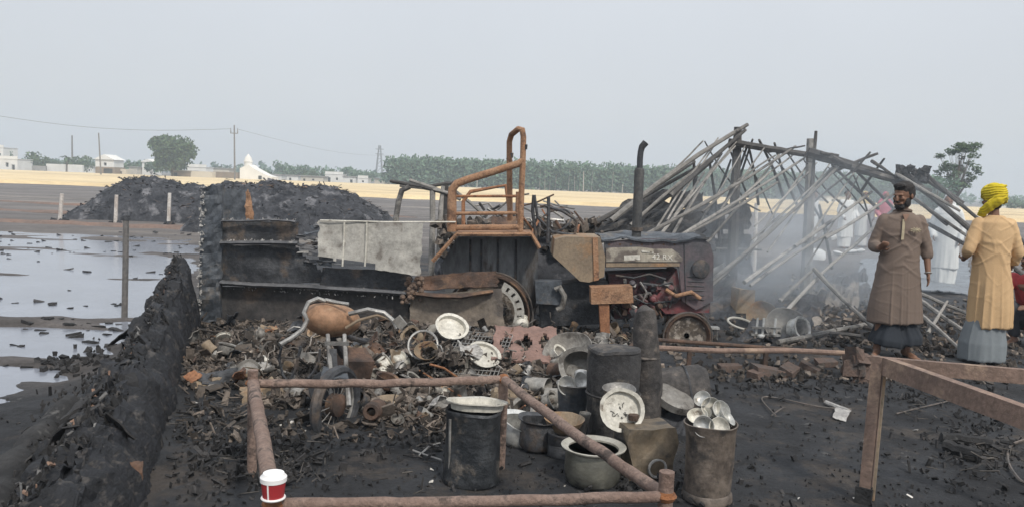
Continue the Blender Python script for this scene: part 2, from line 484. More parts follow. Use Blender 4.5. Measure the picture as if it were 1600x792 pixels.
# ------------------------------------------------------------------ far setting: wood, village, trees
def leaf_mat(name, c1, c2, c3=None):
    return M(name, c1, c2, .9, 0, .8, 0, 10, fine=0, island=.45, c3=c3)
leaf_a = leaf_mat('leaf_a', (.055, .10, .040), (.085, .13, .05))
leaf_b = leaf_mat('leaf_b', (.07, .125, .08), (.10, .155, .10))
leaf_c = leaf_mat('leaf_c', (.045, .078, .038), (.07, .105, .045))
bark = M('bark', (.12, .095, .075), (.18, .15, .12), .95, 0, 6, .4, 20)
trunk_pale = M('trunk_pale', (.34, .32, .28), (.24, .22, .19), .9, 0, 2, 0, 20)
def leaves(mb, c, r, n, sz, rg, hollow=.55):
    for _ in range(n):
        d = V((rg.gauss(0, 1), rg.gauss(0, 1), rg.gauss(0, 1))).normalized()
        k = (hollow + (1 - hollow) * rg.random()) if rg.random() < .8 else rg.random()
        p = V(c) + V((d.x * r[0], d.y * r[1], d.z * r[2])) * k
        a = V((rg.gauss(0, 1), rg.gauss(0, 1), rg.gauss(0, 1))).normalized(); b = a.orthogonal().normalized()
        s = sz * rg.uniform(.6, 1.4)
        mb.add([p - a * s, p - b * s * .6, p + a * s, p + b * s * .6], [(0, 1, 2, 3)])
def tree(label, base, h, wd, seed, lm=leaf_a, n=1400, sz=.22, trunk=.3, blobs=14, name='tree', flat=1.0, group=None, gap=.34, limb=1.0):
    rg = random.Random(seed)
    t = thing(name, label, 'tree', base, 0, group)
    tb, cb = MB(), MB()
    th = h * trunk
    tb.tube([(0, 0, -.2), (.02 * h, 0, th * .5), (-.01 * h, .01 * h, th), (.01 * h, 0, h * .72)], [.035 * h, .028 * h, .022 * h, .008 * h], 7)
    for k in range(blobs):
        a = k * 2.399 + rg.uniform(-.4, .4)
        zc = th + (h - th) * rg.uniform(.12, .86)
        env = math.sin(math.pi * min(1, max(.12, (zc - th * .7) / (h - th * .7) * .93))) ** .6
        rr = wd * .5 * env * rg.uniform(.35, .8)
        c = V((math.cos(a) * rr, math.sin(a) * rr, zc))
        br = wd * gap * rg.uniform(.55, 1.0) * .6
        tb.tube([(0, 0, th * .85), (c.x * .5, c.y * .5, th + (zc - th) * .55), tuple(c)], [.014 * h * limb, .009 * h * limb, .003 * h * limb], 5)
        leaves(cb, c, (br, br, br * .75 * flat), n // blobs, sz, rg)
    tb.build('trunk', bark, t, True); cb.build('crown', lm, t)
    return t
def far(px, py_base, Y):
    p = at(px, py_base, Y); return V((p.x, Y, .03))

# plantation reads as one mass
mb, tk = MB(), MB()
rg = random.Random(3)
for row in range(4):
    x = -27.5 + row * .8
    while x < 92:
        y = 172 + row * 4 + rg.uniform(-1, 1); h = 6.9 + .5 * fbm(x * .09, row) + rg.uniform(-.5, .5) + row * .25
        for k in range(3):
            leaves(mb, (x + rg.uniform(-.4, .4), y, h * (.22 + .24 * k)), (1.3 - .15 * k, 1.0, h * .22), 60 if row < 2 else 30, .40, rg, .3)
        if row < 1 and rg.random() < .3: tk.tube([(x, y - .6, 0), (x + rg.uniform(-.2, .2), y - .5, h * .7)], [.10, .05], 5)
        x += rg.uniform(1.0, 1.6)
woods = mb.build('woodland', leaf_b); tag(woods, 'long even belt of grey-green plantation trees beyond the golden field', 'woodland', None, 'stuff')
tk.build('trunks', trunk_pale, woods)['kind'] = 'stuff'
# far hazy tree line along the whole horizon
mb = MB()
for k in range(560):
    x = -330 + 660 * k / 560; y = 300 + 25 * math.sin(k)
    h = 3.2 + 2.4 * abs(fbm(x * .05, 7)) + rg.uniform(0, 1.0)
    leaves(mb, (x, y, h * .5), (1.3, 1.2, h * .5), 22, .75, rg, .3)
o = mb.build('far_treeline', leaf_b); tag(o, 'far hazy line of trees along the horizon', 'treeline', None, 'stuff')

tree('big round dark green tree standing over the village houses', far(268, 272, 150), 7.9, 8.8, 11, leaf_c, 7500, .26, .16, 56, gap=.38)
tree('small dome-shaped dark green tree left of the long white wall', far(60, 264, 165), 3.9, 4.8, 12, leaf_c, 900, .25, .12, 16, gap=.5)
tree('wide low green tree just right of the palm', far(122, 266, 172), 3.4, 6.4, 13, leaf_c, 700, .25, .15, 14, gap=.5)
tree('grey-green tree at the left picture edge beside the white house', far(9, 262, 175), 5.2, 3.6, 14, leaf_b, 500, .25, .3, 12)
for i, (px, hh, ww, Yd, lb) in enumerate(((215, 3.4, 4, 185, 'small pale tree left of the big round village tree'), (236, 3.0, 3.2, 170, 'bush-like tree touching the big round village tree on its left'), (440, 4.2, 5.0, 190, 'first tree right of the white domed shrine'), (468, 3.8, 5.6, 195, 'second tree right of the white domed shrine'), (497, 3.2, 4.2, 190, 'low tree beside the white houses in mid village'), (540, 3.9, 3.6, 198, 'tree rising behind the white houses in mid village'), (556, 3.3, 3.8, 190, 'broad tree right behind the white houses in mid village'), (578, 3.0, 4.6, 205, 'low tree just left of the lattice pylon'), (603, 2.6, 3.4, 200, 'last low tree before the long tree belt'))):
    tree(lb, far(px, 285, Yd), hh, ww, 20 + i, leaf_b, 420, .28, .15, 10, group='village trees', gap=.5)
for i, (px, hh, ww, lb) in enumerate(((1563, 3.2, 2.6, 'dark tree right of the yellow turban on the horizon'), (1580, 2.3, 3.2, 'low tree near the right picture edge on the horizon'), (1597, 2.4, 3.4, 'last low tree at the right picture edge'))):
    tree(lb, far(px, 330, 150), hh, ww, 40 + i, leaf_b, 320, .25, .15, 9, group='trees at far right', gap=.5)
for i, (px, hh, ww, Yd) in enumerate(((22, 2.4, 3, 185), (38, 2.8, 3.4, 200), (84, 3.0, 3, 195), (140, 2.6, 4, 190), (188, 2.4, 3, 172), (203, 2.9, 3.4, 182), (305, 2.8, 3.2, 190), (318, 2.3, 2.8, 178), (345, 2.6, 3.4, 200), (415, 2.4, 3.4, 190), (453, 3.2, 3, 180), (482, 2.6, 3.6, 178), (520, 3.4, 3.6, 205), (568, 2.2, 2.6, 182))):
    tree(('bushy tree between the edge house and the dome tree', 'taller tree just left of the dome tree', 'thin tree between the dome tree and the palm', 'tree behind the right end of the long white wall', 'bush at the cream hut right of the shed', 'tree between the cream hut and the big round tree', 'tree rising right of the big round tree', 'low bush over the white low house', 'tree behind the two-window house', 'low bush right of the white shrine', 'slim tree among the trees right of the shrine', 'low bush in front of the second tree right of the shrine', 'tree directly behind the white house with doorway', 'small bush left of the pylon foot')[i], far(px, 285, Yd), hh, ww, 70 + i, (leaf_a, leaf_b, leaf_c)[i % 3], 260, .26, .15, 8, group='village trees', gap=.5)
# sparse tree behind the hut, at right
t = tree('sparse open-crowned tree behind the right end of the burnt hut', at(1492, 330, 55).xyz * 1, 5.9, 3.6, 57, leaf_c, 3600, .085, .30, 64, gap=.20, flat=.8, limb=.3)
t.location.z = .05
t = tree('pale leafy bush left of the sparse tree behind the hut', at(1462, 330, 52), 3.7, 3.0, 52, leaf_b, 1500, .10, .18, 26, gap=.34)
t.location.z = .05
# palm
p = far(104, 266, 160); t = thing('palm_tree', 'small palm above the long white village wall', 'tree', p)
a, b2 = MB(), MB()
a.tube([(0, 0, 0), (.1, 0, 1.8), (.05, 0, 3.2)], [.2, .15, .12], 7)
for k in range(13):
    an = k * 2.4; el = U(-.4, 1.0)
    pts = [V((.05, 0, 3.2)) + V((math.cos(an) * math.cos(el) * s, math.sin(an) * math.cos(el) * s, math.sin(el) * s - .45 * s * s * .5)) for s in (0, .5, 1.0, 1.5)]
    b2.tube(pts, [(.06, .02), (.26, .03), (.2, .03), (.03, .01)], 4)
a.build('trunk', bark, t, True); b2.build('crown', leaf_c, t)

white_w = M('white_w', (.78, .77, .74), (.66, .65, .62), .9, 0, .5, 0, 10, fine=.08)
cream_w = M('cream_w', (.60, .55, .46), (.5, .46, .4), .9, 0, .5, 0, 10, fine=.08)
brown_w = M('brown_w', (.24, .19, .15), (.19, .155, .125), .95, 0, .6, 0, 10, fine=.1)
glass_d = M('glass_d', (.04, .045, .05), rough=.25, bump=0, fine=0)
roof_g = M('roof_g', (.35, .34, .33), (.26, .25, .24), .9, 0, .6, 0, 10)
def house(label, px0, px1, ytop, Y, wall, openings=(), roof='flat', depth=5.0, name='house', cat='house', cat_roof=None, base_z=.03):
    a, b = at(px0, ytop, Y), at(px1, ytop, Y)
    x0, x1, h = a.x, b.x, max(1.2, (a.z + b.z) / 2)
    t = thing(name, label, cat, ((x0 + x1) / 2, Y + depth / 2, base_z)); wd = x1 - x0
    m = MB()                                    # walls with true openings in the front
    cells = sorted([(-wd / 2, -wd / 2)] + [(wd * (u0 - .5), wd * (u1 - .5)) for u0, u1, _, _ in openings] + [(wd / 2, wd / 2)])
    fy = -depth / 2
    for (l0, l1), (r0, r1) in zip(cells[:-1], cells[1:]):
        if r0 - l1 > .02: m.box(((l1 + r0) / 2, fy + .15, h / 2), (r0 - l1, .3, h))
    for u0, u1, v0, v1 in openings:
        xa, xb = wd * (u0 - .5), wd * (u1 - .5)
        if v0 > 0: m.box(((xa + xb) / 2, fy + .15, v0 * h / 2), (xb - xa, .296, v0 * h))
        m.box(((xa + xb) / 2, fy + .15, (v1 + 1) / 2 * h), (xb - xa, .296, (1 - v1) * h))
    m.box((0, depth / 2 - .15, h / 2), (wd, .3, h)); m.box((-wd / 2 + .15, 0, h / 2), (.296, depth - .61, h)); m.box((wd / 2 - .15, 0, h / 2), (.296, depth - .61, h))
    m.build('wall', wall, t)
    for u0, u1, v0, v1 in openings:
        xa, xb = wd * (u0 - .5), wd * (u1 - .5)
        MB().box(((xa + xb) / 2, fy + .25, (v0 + v1) / 2 * h), (xb - xa - .02, .06, (v1 - v0) * h - .02)).build('door' if v0 == 0 else 'window', glass_d, t)
    if roof == 'flat':
        MB().box((0, 0, h + .08), (wd + .5, depth + .5, .16)).build('roof', roof_g, t)
    elif roof == 'parapet':
        m = MB().box((0, 0, h + .05), (wd + .2, depth + .2, .1)); m.box((0, fy + .1, h + .35), (wd, .2, .5)); m.box((-wd / 2 + .1, .12, h + .35), (.2, depth - .3, .5)); m.build('roof', wall, t)
    elif roof == 'gable':
        MB().prism([(-wd / 2 - .3, fy - .3, h), (wd / 2 + .3, fy - .3, h), (0, fy - .3, h + wd * .28)], (0, depth + .6, 0)).build('roof', cat_roof or roof_g, t)
    elif roof == 'none':
        MB().box((0, 0, h + .03), (wd - .1, depth - .1, .06)).build('coping', wall, t)
    return t
house('white house with dark openings at the left picture edge', -14, 27, 249, 158, white_w, ((.55, .66, .35, .7), (.78, .9, 0, .55)), 'parapet')
house('tall narrow white house half out of the picture at left', -22, 5, 231, 172, white_w, ((.7, .85, .55, .75),), 'parapet')
house('long low white boundary wall in the village', 72, 129, 258, 160, white_w, (), 'none', .6, 'boundary_wall', 'wall')
house('short grey boundary wall left of the long white one', 50, 71, 263.5, 159, roof_g, (), 'none', .5, 'boundary_wall', 'wall')
house('small white upper storey behind the brown shed', 149, 178, 250, 160, white_w, ((.45, .6, .6, .8),), 'gable', 4, cat_roof=white_w)
house('brown shed with a wide dark side under the leaning pole', 149, 180, 262, 152, brown_w, ((.4, .86, 0, .85),), 'none', 4)
house('little cream hut with a black doorway right of the brown shed', 182, 197, 266, 154, cream_w, ((.25, .55, 0, .7),), 'none', 3)
house('pale house peeping out left of the big round tree', 222, 240, 254, 178, white_w, (), 'gable', 4, cat_roof=white_w)
house('white low house under the right side of the big round tree', 292, 322, 262, 165, white_w, ((.2, .35, 0, .6),), 'parapet', 4)
house('brown mud store under the big round tree', 268, 298, 268, 150, brown_w, ((.1, .3, 0, .75),), 'flat', 3)
house('cream walled compound right of the big round tree', 298, 331, 269, 150, cream_w, (), 'none', 3, 'compound_wall', 'wall')
house('brown walled compound behind the electricity pole', 332, 372, 270, 152, brown_w, (), 'none', 3, 'compound_wall', 'wall')
house('cream two-window house left of the electricity pole', 330, 358, 264, 178, cream_w, ((.2, .35, .3, .65), (.6, .75, .3, .65)), 'flat', 4)
house('white house with dark doorway in the middle of the village', 508, 536, 273, 185, white_w, ((.15, .3, 0, .6), (.6, .72, .3, .6)), 'parapet', 4)
house('white house with a flat roof right of the mid village', 536, 556, 277, 176, white_w, ((.55, .75, 0, .6),), 'flat', 4)
house('small pale house below the lattice pylon', 585, 606, 285, 178, cream_w, ((.4, .55, .3, .6),), 'flat', 4)
house('pale house left of the mid village trees', 425, 440, 276, 182, white_w, (), 'flat', 4)
house('pale flat house between the shed and the big tree', 200, 214, 262, 176, cream_w, ((.3, .5, 0, .6),), 'flat', 4)
house('tiny white house left of the leaning pole', 132, 146, 261, 182, white_w, ((.4, .6, .3, .6),), 'flat', 4)
house('white shed between the shrine and the mid village', 448, 466, 279, 172, white_w, ((.2, .4, 0, .6),), 'flat', 4)
house('long cream shed in front of the mid village trees', 470, 505, 282, 168, cream_w, ((.1, .2, 0, .6), (.5, .6, .3, .6)), 'flat', 4)
house('white house just left of the pylon trees', 559, 575, 282, 174, white_w, ((.4, .6, .3, .6),), 'parapet', 4)
house('long pale building seen through the smoking hut', 1292, 1330, 309, 150, white_w, ((.2, .3, .3, .6), (.5, .6, .3, .6)), 'flat', 4)
house('white low house at the far right on the horizon', 1556, 1572, 320, 158, white_w, (), 'flat', 4)
house('cream low house at the far right picture edge', 1577, 1597, 322, 160, cream_w, ((.3, .5, 0, .6),), 'flat', 4)
# domed shrine with sloping white walls
p = far(398, 280, 150); t = thing('shrine', 'white shrine with a small dome tower and sloping wall', 'shrine', p)
MB().prism([(-2.8, 0, 0), (3.2, 0, 0), (3.2, 0, .9), (2.0, 0, 1.2), (-.4, 0, 2.4), (-1.2, 0, 3.0), (-2.8, 0, 2.3)], (0, 4, 0)).build('wall', white_w, t)
MB().lathe([(.75, 2.3), (.75, 3.5), (.9, 3.55), (.7, 3.9), (.62, 4.3), (.3, 4.7), (.05, 5.0)], 12, Matrix.Translation((-1.9, 2, 0))).build('dome', white_w, t, True)
MB().box((1.0, -.03, .6), (.6, .1, .8)).build('door', glass_d, t)
# electricity pole with wires
pole_m = M('pole_m', (.20, .19, .185), (.15, .145, .14), .9, 0, 3, 0, 20)
def pole(label, px, ybase, ytop, Y, r=.13, lean=0, arms=False, mat=pole_m, name='utility_pole', cat='pole'):
    a = at(px, ybase, Y); b = at(px + lean, ytop, Y); base = V((a.x, Y, .03))
    t = thing(name, label, cat, base)
    tp = V((b.x - a.x if lean else 0, 0, b.z - .03))
    MB().tube([(0, 0, -.3), tuple(tp)], [r, r * .7], 7).build('post', mat, t, True)
    if arms:
        MB().box(tp - V((0, 0, 1.3)), (1.2, .12, .12)).build('crossarm', mat, t)
        for dx in (-.55, .55): MB().lathe([(.07, 0), (.09, .15), (.04, .7), (.02, .8)], 6, Matrix.Translation(tp + V((dx, 0, -1.24)))).build('insulator', mat, t)
    return base + tp
tp = pole('tall electricity pole with crossarm rising left of the white shrine', 367, 266, 196, 130, .15, -1, True)
pole('slim mast standing behind the palm', 113, 262, 212, 175, .22)
pole('leaning pole beside the brown village shed', 158, 274, 208, 128, .13, -4)
pole('pale concrete pole in front of the tree belt right of the exhaust line', 911, 309, 268, 145, .12, 1, False, concrete)
pole('pale concrete pole seen left of the tall roll bar', 745, 300, 272, 145, .09, 0, False, concrete)
pole('short concrete pole near the long tree belt behind the exhaust', 972, 310, 288, 145, .09, 0, False, concrete)
mb = MB()
e1, e2 = tp + V((-.5, 0, -.6)), at(-60, 172, 118)
for off in (0,):
    pts = [e1.lerp(e2, k / 14) - V((0, 0, 1.3 * math.sin(math.pi * k / 14))) for k in range(15)]
    mb.tube(pts, .028, 4)
mb.solo('power_line', pole_m, 'thin power line running left from the electricity pole', 'cable', e1)
mb = MB(); e3 = at(620, 243, 240)
mb.tube([(tp + V((.5, 0, -.6))).lerp(e3, k / 10) - V((0, 0, 1.5 * math.sin(math.pi * k / 10))) for k in range(11)], .02, 4)
mb.solo('power_line', pole_m, 'thin power line running right from the electricity pole', 'cable', tp)
# lattice pylon
p = far(592, 285, 330); t = thing('lattice_pylon', 'faint lattice pylon beside the end of the tree belt', 'pylon', p); mb = MB()
for sx in (-1, 1):
    for sy in (-1, 1): mb.beam((sx * 1.5, sy * 1.5, 0), (sx * .3, sy * .3, 14.5), .28, .28)
for z in (3, 6, 9, 12):
    k = 1.5 - 1.2 * z / 14.5
    mb.beam((-k, -k, z), (k, -k, z), .18, .18); mb.beam((-k, -k, z), (k * .8, -k, z + 2.5), .16, .16)
mb.build('tower', pole_m, t)
for z in (11, 13): MB().beam((-1.7, 0, z), (1.7, 0, z), .25, .25).build('arm', pole_m, t)

# ------------------------------------------------------------------ burnt straw heaps
straw_char = M('straw_char', (.018, .020, .025), (.058, .06, .068), .95, 0, 2.2, .9, 14, c3=(.15, .15, .16), t3=.60, scale3=1.9, fine=.55)
straw_bits = M('straw_bits', (.02, .021, .024), (.065, .065, .07), .95, 0, 3, 0, 10, fine=0, island=.6, c3=(.16, .11, .08), t3=.62, scale3=1.6)
def heap(label, prof, Y, dep, seed):
    base = V((at(prof[0][0], 340, Y).x, Y, 0.0)); t = thing('straw_heap', label, 'heap', base)
    crest = [at(px, py, Y) for px, py in prof]; mb = MB(); nn, mm = 90, 34; vs = []
    x0, x1 = crest[0].x, crest[-1].x
    def hz(x):
        for a, b in zip(crest[:-1], crest[1:]):
            if a.x <= x <= b.x: return a.z + (b.z - a.z) * (x - a.x) / max(1e-6, b.x - a.x)
        return 0
    for j in range(mm + 1):
        for i in range(nn + 1):
            x = x0 + (x1 - x0) * i / nn; v = j / mm * 2 - 1
            k = max(0, 1 - v * v) ** .6
            z = max(0, hz(x)) * k + .13 * fbm(x * 2 + seed, v * 3) * k ** .3 + .09 * fbm(x * 6, v * 8, seed) * k
            vs.append(V((x, Y + v * dep, z - .02)) - base)
    mb.add(vs, [(j * (nn + 1) + i, j * (nn + 1) + i + 1, (j + 1) * (nn + 1) + i + 1, (j + 1) * (nn + 1) + i) for j in range(mm) for i in range(nn)])
    mb.build('mound', straw_char, t, True)
    st = MB(); rg = random.Random(seed)
    for _ in range(1500):
        q = vs[rg.randrange(len(vs))] + V((rg.uniform(-.06, .06), rg.uniform(-.1, .1), rg.uniform(-.02, .03)))
        d = V((rg.gauss(0, 1), rg.gauss(0, .7), rg.gauss(-.1, .22))).normalized() * rg.uniform(.05, .16); s = d.orthogonal().normalized() * rg.uniform(.008, .03)
        st.add([q - d - s, q + d, q - d * .7 + s + V((0, 0, .012))], [(0, 1, 2)])
    st.build('loose_straw', straw_bits, t)['kind'] = 'stuff'
heap('big heap of burnt black straw behind the three white stakes', [(128, 342), (150, 318), (180, 293), (210, 278), (245, 280), (280, 286), (310, 291), (350, 296), (400, 345)], 26.0, 1.8, 5)
heap('burnt straw heap with reddish patches behind the charred trailer', [(325, 340), (345, 285), (385, 288), (420, 283), (470, 291), (515, 290), (545, 302), (575, 318), (612, 348)], 23.0, 2.0, 8)

# stakes and posts
stake_m = M('stake_m', (.62, .60, .57), (.45, .40, .36), .85, 0, 4, .2, 30)
for px, y0, y1, lb, dx in ((95, 303, 346, 'leftmost of three pale stakes on the burnt plain', 4), (181, 305, 350, 'middle one of three pale stakes, before the straw heap', 2), (264, 302, 351, 'rightmost of three pale stakes, nearest the trailer', 2)):
    b = G(px - dx * .5, y1); tpv = at(px + dx * .5, y0, b.y); t = thing('stake', lb, 'stake', b, 0, 'pale stakes on the plain')
    MB().tube([V((0, 0, -.1)), tpv - b], [.055, .05], 7).build('post', stake_m, t, True)
    mq = MB()
    for _ in range(7): mq.chunk((U(-.15, .15), U(-.15, .15), .02), (.12, .1, .07))
    mq.build('packed_clods', mud_char, t)['kind'] = 'stuff'
b = G(194, 497); tpv = at(197, 340, b.y); t = thing('fence_post', 'grey iron post standing alone in the flood water', 'post', b)
MB().tube([V((0, 0, -.15)), (tpv - b) * .5 + V((.004, 0, 0)), tpv - b], [.036, .034, .034], 8).build('post', M('post_grey', (.12, .12, .118), (.17, .155, .145), .7, .1, 6, .3, 30), t, True)
MB().lathe([(.042, 0), (.042, .05), (.02, .065)], 8, Matrix.Translation(tpv - b - V((0, 0, .03)))).build('cap', char_metal, t)
# clods standing in the flood water
mq = MB(); rg = random.Random(5)
for _ in range(150):
    px, py = rg.uniform(-20, 310), rg.choice((rg.uniform(362, 400), rg.uniform(395, 600), rg.uniform(480, 520)))
    p = G(px, py)
    s = rg.uniform(.012, .04)
    z = max(p.z, -.045)
    mq.box((p.x, p.y, z + s * .1), (s * rg.uniform(1.5, 5), s * 1.6, s * .7), Euler((rg.uniform(-.3, .3), rg.uniform(-.3, .3), rg.uniform(-.5, .5))), s * .25)
for cx, cy, k, sp in ((100, 572, 60, 34), (150, 560, 50, 30)):
    for _ in range(k):
        p = G(cx + rg.gauss(0, sp * .55), cy + rg.gauss(0, 7)); s = rg.uniform(.01, .035)
        mq.chunk((p.x, p.y, max(p.z, -.04) + s * .4), (s * 1.6, s * 1.3, s))
o = mq.build('mud_clods', charbits_m); tag(o, 'black clods and char scattered through the flood water', 'clods', None, 'stuff')
# ------------------------------------------------------------------ charred low wall at left
def wall_pt(t):           # t 0 near .. 1 far: (x, y, crest height, half width)
    P = [(-1.82, 2.9, .33, .19), (-2.08, 3.9, .36, .185), (-2.34, 4.8, .41, .17), (-2.60, 5.6, .44, .155), (-2.88, 6.5, .50, .145), (-3.10, 7.2, .58, .14), (-3.29, 7.8, .70, .14), (-3.40, 8.15, .72, .14)]
    k = t * (len(P) - 1); i = min(int(k), len(P) - 2); f = k - i
    return [a + (b - a) * f for a, b in zip(P[i], P[i + 1])]
t = thing('charred_wall', 'burnt black low wall running along the left side of the yard', 'wall', (-2.4, 5.3, 0))
o = t.location
mb = MB(); NN, MM = 220, 40; vs = []
for i in range(NN + 1):
    x, y, h, hw = wall_pt(i / NN); nx_, ny_ = .955, .30
    h *= 1 + .18 * noise.noise(V((y * 3.1, 0, 0))) + .1 * noise.noise(V((y * 9, 2, 0)))
    for j in range(MM + 1):
        u = j / MM * 2 - 1                       # -1 left foot .. 1 right foot
        prof = (1 - abs(u) ** 3.4)
        off = u * hw * (1.0 + .5 * (u > 0) * (1 - prof)) + .05 * noise.noise(V((y * 2, u * 3, 4)))
        z = h * prof ** .62 * (1.0 if u > -.2 else 1 - .35 * (-u - .2))
        rough = (.06 if u < 0 else .020)
        z += rough * fbm(y * 5, u * 5, 1) * (prof > .02) - .06 * max(0, .22 - abs(noise.noise(V((y * 5.5, u * .8, 11))))) * 4 * prof
        off += rough * 1.1 * fbm(y * 6, u * 6, 8) + .012 * fbm(y * 17, u * 13, 3)
        z += .016 * fbm(y * 19, u * 15, 5) * (prof > .02)
        px_, py_ = x + nx_ * off, y + ny_ * off
        vs.append(V((px_, py_, H(px_, py_) + z - .03)) - o)
mb.add(vs, [(i * (MM + 1) + j, i * (MM + 1) + j + 1, (i + 1) * (MM + 1) + j + 1, (i + 1) * (MM + 1) + j) for i in range(NN) for j in range(MM)])
mb.add([vs[NN * (MM + 1) + j] for j in range(MM + 1)], [tuple(range(MM + 1))])
mb.build('core', M('charwall', (.004, .0045, .0065), (.015, .0165, .021), .6, 0, 5.5, 1.0, 34, c3=(.07, .062, .056), t3=.60, scale3=16, fine=.6, rvar=.2, stretch=(1, .5, 1)), t, True)
# flaking crust, ash and hanging strips on its left flank and crest
fl = MB(); rg = random.Random(21); ashb = MB(); brn = MB()
for k in range(2600):
    q = rg.random(); x, y, h, hw = wall_pt(q); u = rg.uniform(-1.25, .05) if rg.random() < .7 else rg.uniform(0, 1.15)
    off = u * hw * 1.15; z = h * max(.05, 1 - abs(u) ** 1.8) * rg.uniform(.8, 1.04)
    px_, py_ = x + .955 * off, y + .3 * off
    c = V((px_, py_, H(px_, py_) + z)) - o; s = rg.uniform(.005, .017)
    fl_t = fl if rg.random() < .90 else (ashb if rg.random() < .75 else brn)
    e = Euler((rg.uniform(0, 6), rg.uniform(0, 6), rg.uniform(0, 6)))
    fl_t.box(c, (s * rg.uniform(1.5, 5), s * rg.uniform(.5, 1.4), s * rg.uniform(.3, .8)), e, s * .45)
for k in range(30):
    q = rg.uniform(0, .55); x, y, h, hw = wall_pt(q); u = rg.choice((-.9, -.5, -.15, .35)); off = u * hw
    a = V((x + off, y, H(x, y) + h * (1 - u * u) + .02)) - o
    d = V((rg.uniform(-.25, -.02) if u < 0 else rg.uniform(.05, .15), rg.uniform(-.2, .2), -rg.uniform(.12, .3)))
    w_ = V((rg.uniform(-.02, .02), .05 * rg.uniform(.5, 1.4), 0))
    fl.sheet(a - w_, a + w_, a + w_ + d, a - w_ + d, 3, 6, .04, 7, .008, .08, k)
fl.build('charred_flakes', charbits_m, t)['kind'] = 'stuff'
ashb.build('ash_crust', M('ash_dark', (.10, .10, .10), (.2, .195, .19), .95, 0, 9, .6, 40, island=.4), t)['kind'] = 'stuff'; brn.build('brown_crust', wood_old, t)['kind'] = 'stuff'
# torn brown scraps stuck in the wall
for a, b, m in (((262, 478), (34, 44), wood_old), ((198, 756), (46, 60), rust_dark)):
    p = at(a[0], a[1], 7.4 if a[1] < 600 else 3.75); s = b[0] / F_PX * p.y * .5; hgt = b[1] / F_PX * p.y * .5
    mb = MB(); mb.sheet(p + V((-s, -.03, -hgt)), p + V((s, .02, -hgt)), p + V((s * .6, .08, hgt)), p + V((-s * .5, .05, hgt)), 8, 10, .06, 9, .012, .05, a[0])
    mb.build('torn_scrap', m, t, world=True)
# second, lower charred ridge left of the wall
t2 = thing('charred_stump', 'split charred trunk lying along the left of the burnt wall', 'log', (-2.55, 4.3, 0)); o2 = t2.location
mb = MB(); path = []; rr = []
for i in range(30):
    f = i / 29; x = -2.12 - .62 * f - .1 * math.sin(f * 5); y = 3.2 + 2.2 * f
    path.append(V((x, y, H(x, y) + .06)) - o2); rr.append((.10 + .03 * fbm(f * 7, 2), .14 + .06 * fbm(f * 8, 5)))
mb.tube(path, rr, 14); mb.build('trunk', char, t2, True)
fl = MB()
for k in range(520):
    f = rg.random(); x = -2.12 - .62 * f + rg.gauss(0, .09); y = 3.2 + 2.2 * f; s = rg.uniform(.005, .016)
    fl.box(V((x, y, H(x, y) + rg.uniform(.02, .19))) - o2, (s * rg.uniform(1, 4), s, s * .5), Euler((rg.uniform(0, 6), rg.uniform(0, 6), rg.uniform(0, 6))), s * .3)
fl.build('charred_splinters', charbits_m, t2)['kind'] = 'stuff'
# burnt bark slab arching out of the bank
p0, p1 = G(180, 590), G(262, 545)
mb = MB(); mb.tube([p0, p0.lerp(p1, .4) + V((0, 0, .16)), p1 + V((0, .2, .22))], [(.05, .03), (.07, .04), (.04, .03)], 8)
mb.solo('charred_branch', char, 'thick charred branch arching over the bank left of the wall', 'branch', p0, smooth=True)

# ------------------------------------------------------------------ charred trailer
t = thing('burnt_trailer', 'charred black metal farm trailer with torn side panels', 'trailer', at(560, 500, 8.4)); t.location.z = 0
TY = 8.35
def q(px, py, dY=0.0): return at(px, py, TY + dY)
mb = MB()
mb.sheet(q(309, 512), q(344, 512), q(347, 291), q(316, 293), 6, 34, .035, 8, .05, .05, 3)
mb.sheet(q(344, 512, .01), q(346, 512, .28), q(349, 292, .28), q(347, 291, .01), 5, 30, .03, 8, .04, .03, 5)
mb.build('corner_post', char_blue, t, world=True)
def panel(name, c, nx, ny, amp, mt, seed, dY=.05, jag=.02, hole=None, th=.012, fr=3.0):
    m = MB(); m.sheet(q(*c[0], dY), q(*c[1], dY), q(*c[2], dY), q(*c[3], dY), nx, ny, amp, fr, th, jag, seed, hole)
    return m.build(name, mt, t, world=True)
panel('side_panel', ((345, 377), (466, 378), (466, 347), (346, 345)), 24, 8, .035, char_metal, 11, .04, .015)
def torn(u, v): return v > (1.02 - .95 * max(0, (u - .70)) / .30 + .05 * noise.noise(V((u * 30, 1, 0))))
panel('side_panel', ((345, 447), (520, 441), (505, 383), (345, 383)), 36, 14, .04, char_metal, 13, .06, .02, torn)
panel('side_panel', ((345, 505), (640, 505), (640, 452), (345, 447)), 30, 8, .02, M('panel_brown', (.035, .035, .038), (.085, .075, .068), .7, .1, 2.2, .4, 22, c3=(.10, .07, .05), t3=.6), 15, .06, .02)
panel('side_panel', ((640, 512), (788, 508), (784, 450), (640, 463)), 20, 8, .03, M('panel_rust', (.17, .145, .12), (.235, .195, .155), .75, .1, 2.6, .4, 25, c3=(.10, .085, .075), t3=.58), 17, .0, .02)
panel('side_panel', ((500, 447), (648, 455), (640, 424), (505, 418)), 20, 8, .025, char_metal, 19, .03, .03)
def rib(pts, wd, hgt, mt, dY=-.03):
    m = MB()
    P = [q(x, y, dY) for x, y in pts]; Q = []
    for a, b in zip(P[:-1], P[1:]):
        for k in range(6): Q.append(a.lerp(b, k / 6) + V((0, .01, .012)) * fbm((a.x + k) * 3, 2))
    Q.append(P[-1]); m.tube(Q, (wd, hgt), 6)
    return m.build('rib', mt, t, world=True)
rib_m = M('rib_m', (.06, .062, .068), (.13, .13, .135), .55, .15, 5, .4, 30, c3=(.24, .23, .22), t3=.66, scale3=8)
